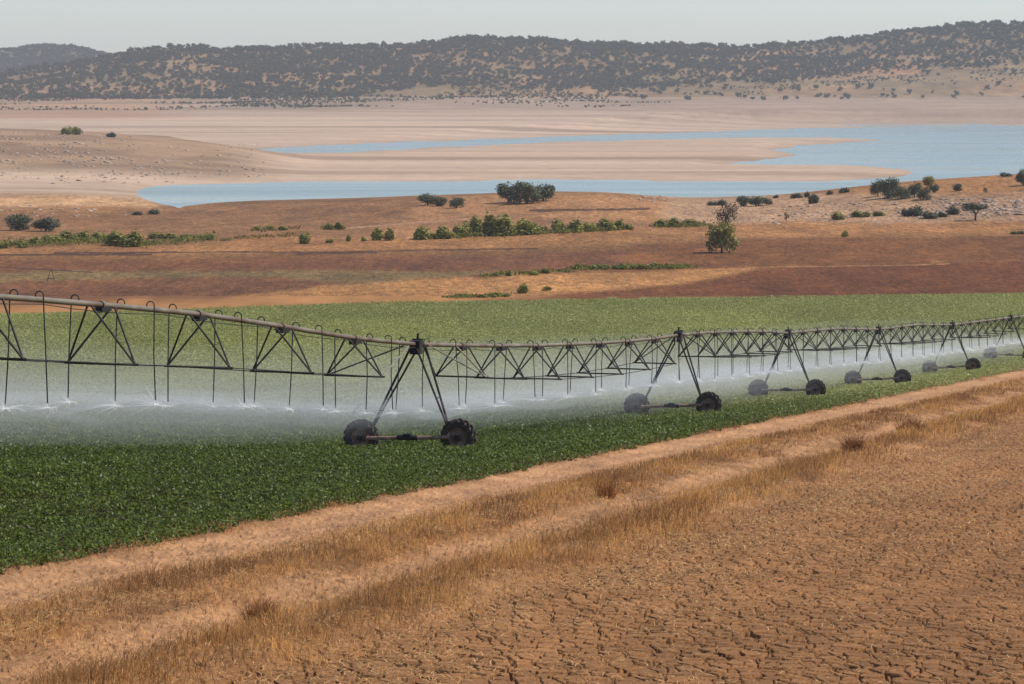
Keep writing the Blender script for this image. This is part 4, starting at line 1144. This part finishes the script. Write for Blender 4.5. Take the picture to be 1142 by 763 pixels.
# ------------------------------------------------------------------ the distant low irrigation line at the left edge
xa, Ya, za = at(57, 314)
R2 = empty('irrigation_line', (xa, Ya, za)); tag(R2, 'far thin irrigation pipe on a small frame over the green strip', 'irrigator')
mpx = Ya / F
m = MB(); m.tube([(-75 * mpx, 6, 14.3 * mpx), (-30 * mpx, 2, 13.6 * mpx), (0, 0, 13.0 * mpx), (25 * mpx, -2, 12.6 * mpx), (50 * mpx, -4, 11.9 * mpx)], .06, 6); m.build('pipe', M_BRIGHT, R2)
for s in (-1, 1):
    m = MB(); m.tube([(s * .1, 0, 13 * mpx), (s * .62, -.2, 0)], .05, 5); m.build('leg', M_STEEL, R2)
m = MB(); m.tube([(-.5, -.1, .5), (.5, -.1, .5)], .04, 5); m.build('base_beam', M_STEEL, R2)

# ------------------------------------------------------------------ air, sky, sun, camera
def box_mesh(name, x0, x1, y0, y1, z0, z1, mat):
    m = MB(); m.box(((x0 + x1) / 2, (y0 + y1) / 2, (z0 + z1) / 2), (x1 - x0) / 2, (y1 - y0) / 2, (z1 - z0) / 2)
    return m.build(name, mat)
zmin = float(V.min()) if False else -5.0
o = box_mesh('haze', -3300, 3300, -120, 6800, zmin - 1.0, 165, volume_mat('haze_air', HAZE if 'HAZE' in globals() else .000072, (.85, .885, .93), 0.0))
tag(o, 'thin pale summer haze filling the valley air', 'haze', None, 'stuff')

SUN_EL, SUN_AZ = math.radians(50), math.radians(80)      # azimuth clockwise from the view direction (+Y) towards +X
wd = bpy.data.worlds.new('World'); scene.world = wd; wd.use_nodes = True
nt = wd.node_tree; nt.nodes.clear()
sk = nt.nodes.new('ShaderNodeTexSky'); sk.sky_type = 'NISHITA'; sk.sun_disc = False
sk.sun_elevation = SUN_EL; sk.sun_rotation = SUN_AZ; sk.air_density = 1.0; sk.dust_density = .8; sk.ozone_density = 2.0; sk.altitude = 300
bg = nt.nodes.new('ShaderNodeBackground'); bg.inputs['Strength'].default_value = .13
wo = nt.nodes.new('ShaderNodeOutputWorld')
tint = nt.nodes.new('ShaderNodeVectorMath'); tint.operation = 'MULTIPLY'; tint.inputs[1].default_value = (.94, .965, 1.09)
nt.links.new(sk.outputs[0], tint.inputs[0]); nt.links.new(tint.outputs[0], bg.inputs[0]); nt.links.new(bg.outputs[0], wo.inputs[0])
sd = bpy.data.lights.new('sun', 'SUN'); sd.energy = 4.2; sd.angle = math.radians(.53); sd.color = (1, .95, .87)
so = bpy.data.objects.new('sun', sd); COL.objects.link(so)
dirv = Vector((math.sin(SUN_AZ) * math.cos(SUN_EL), math.cos(SUN_AZ) * math.cos(SUN_EL), math.sin(SUN_EL)))
so.rotation_euler = dirv.to_track_quat('Z', 'Y').to_euler(); so.location = (0, 0, 200)

cd = bpy.data.cameras.new('camera'); co = bpy.data.objects.new('camera', cd); COL.objects.link(co)
cd.sensor_width = 36; cd.sensor_fit = 'HORIZONTAL'; cd.lens = 36 * F / 1142.0
cd.shift_y = -(763 / 2 - HY) / 1142.0
co.location = (0, 0, CAMZ); co.rotation_euler = (math.radians(90), 0, 0)
cd.clip_start = .5; cd.clip_end = 12000
scene.camera = co
scene.view_settings.view_transform = 'Standard'; scene.view_settings.look = 'None'; scene.view_settings.exposure = .08; scene.view_settings.gamma = 1
scene.cycles.use_denoising = True
scene.cycles.denoiser = 'OPENIMAGEDENOISE'; scene.cycles.denoising_input_passes = 'RGB_ALBEDO_NORMAL'; scene.cycles.denoising_prefilter = 'ACCURATE'
scene.cycles.volume_bounces = 2
scene.cycles.max_bounces = 6; scene.cycles.transparent_max_bounces = 24
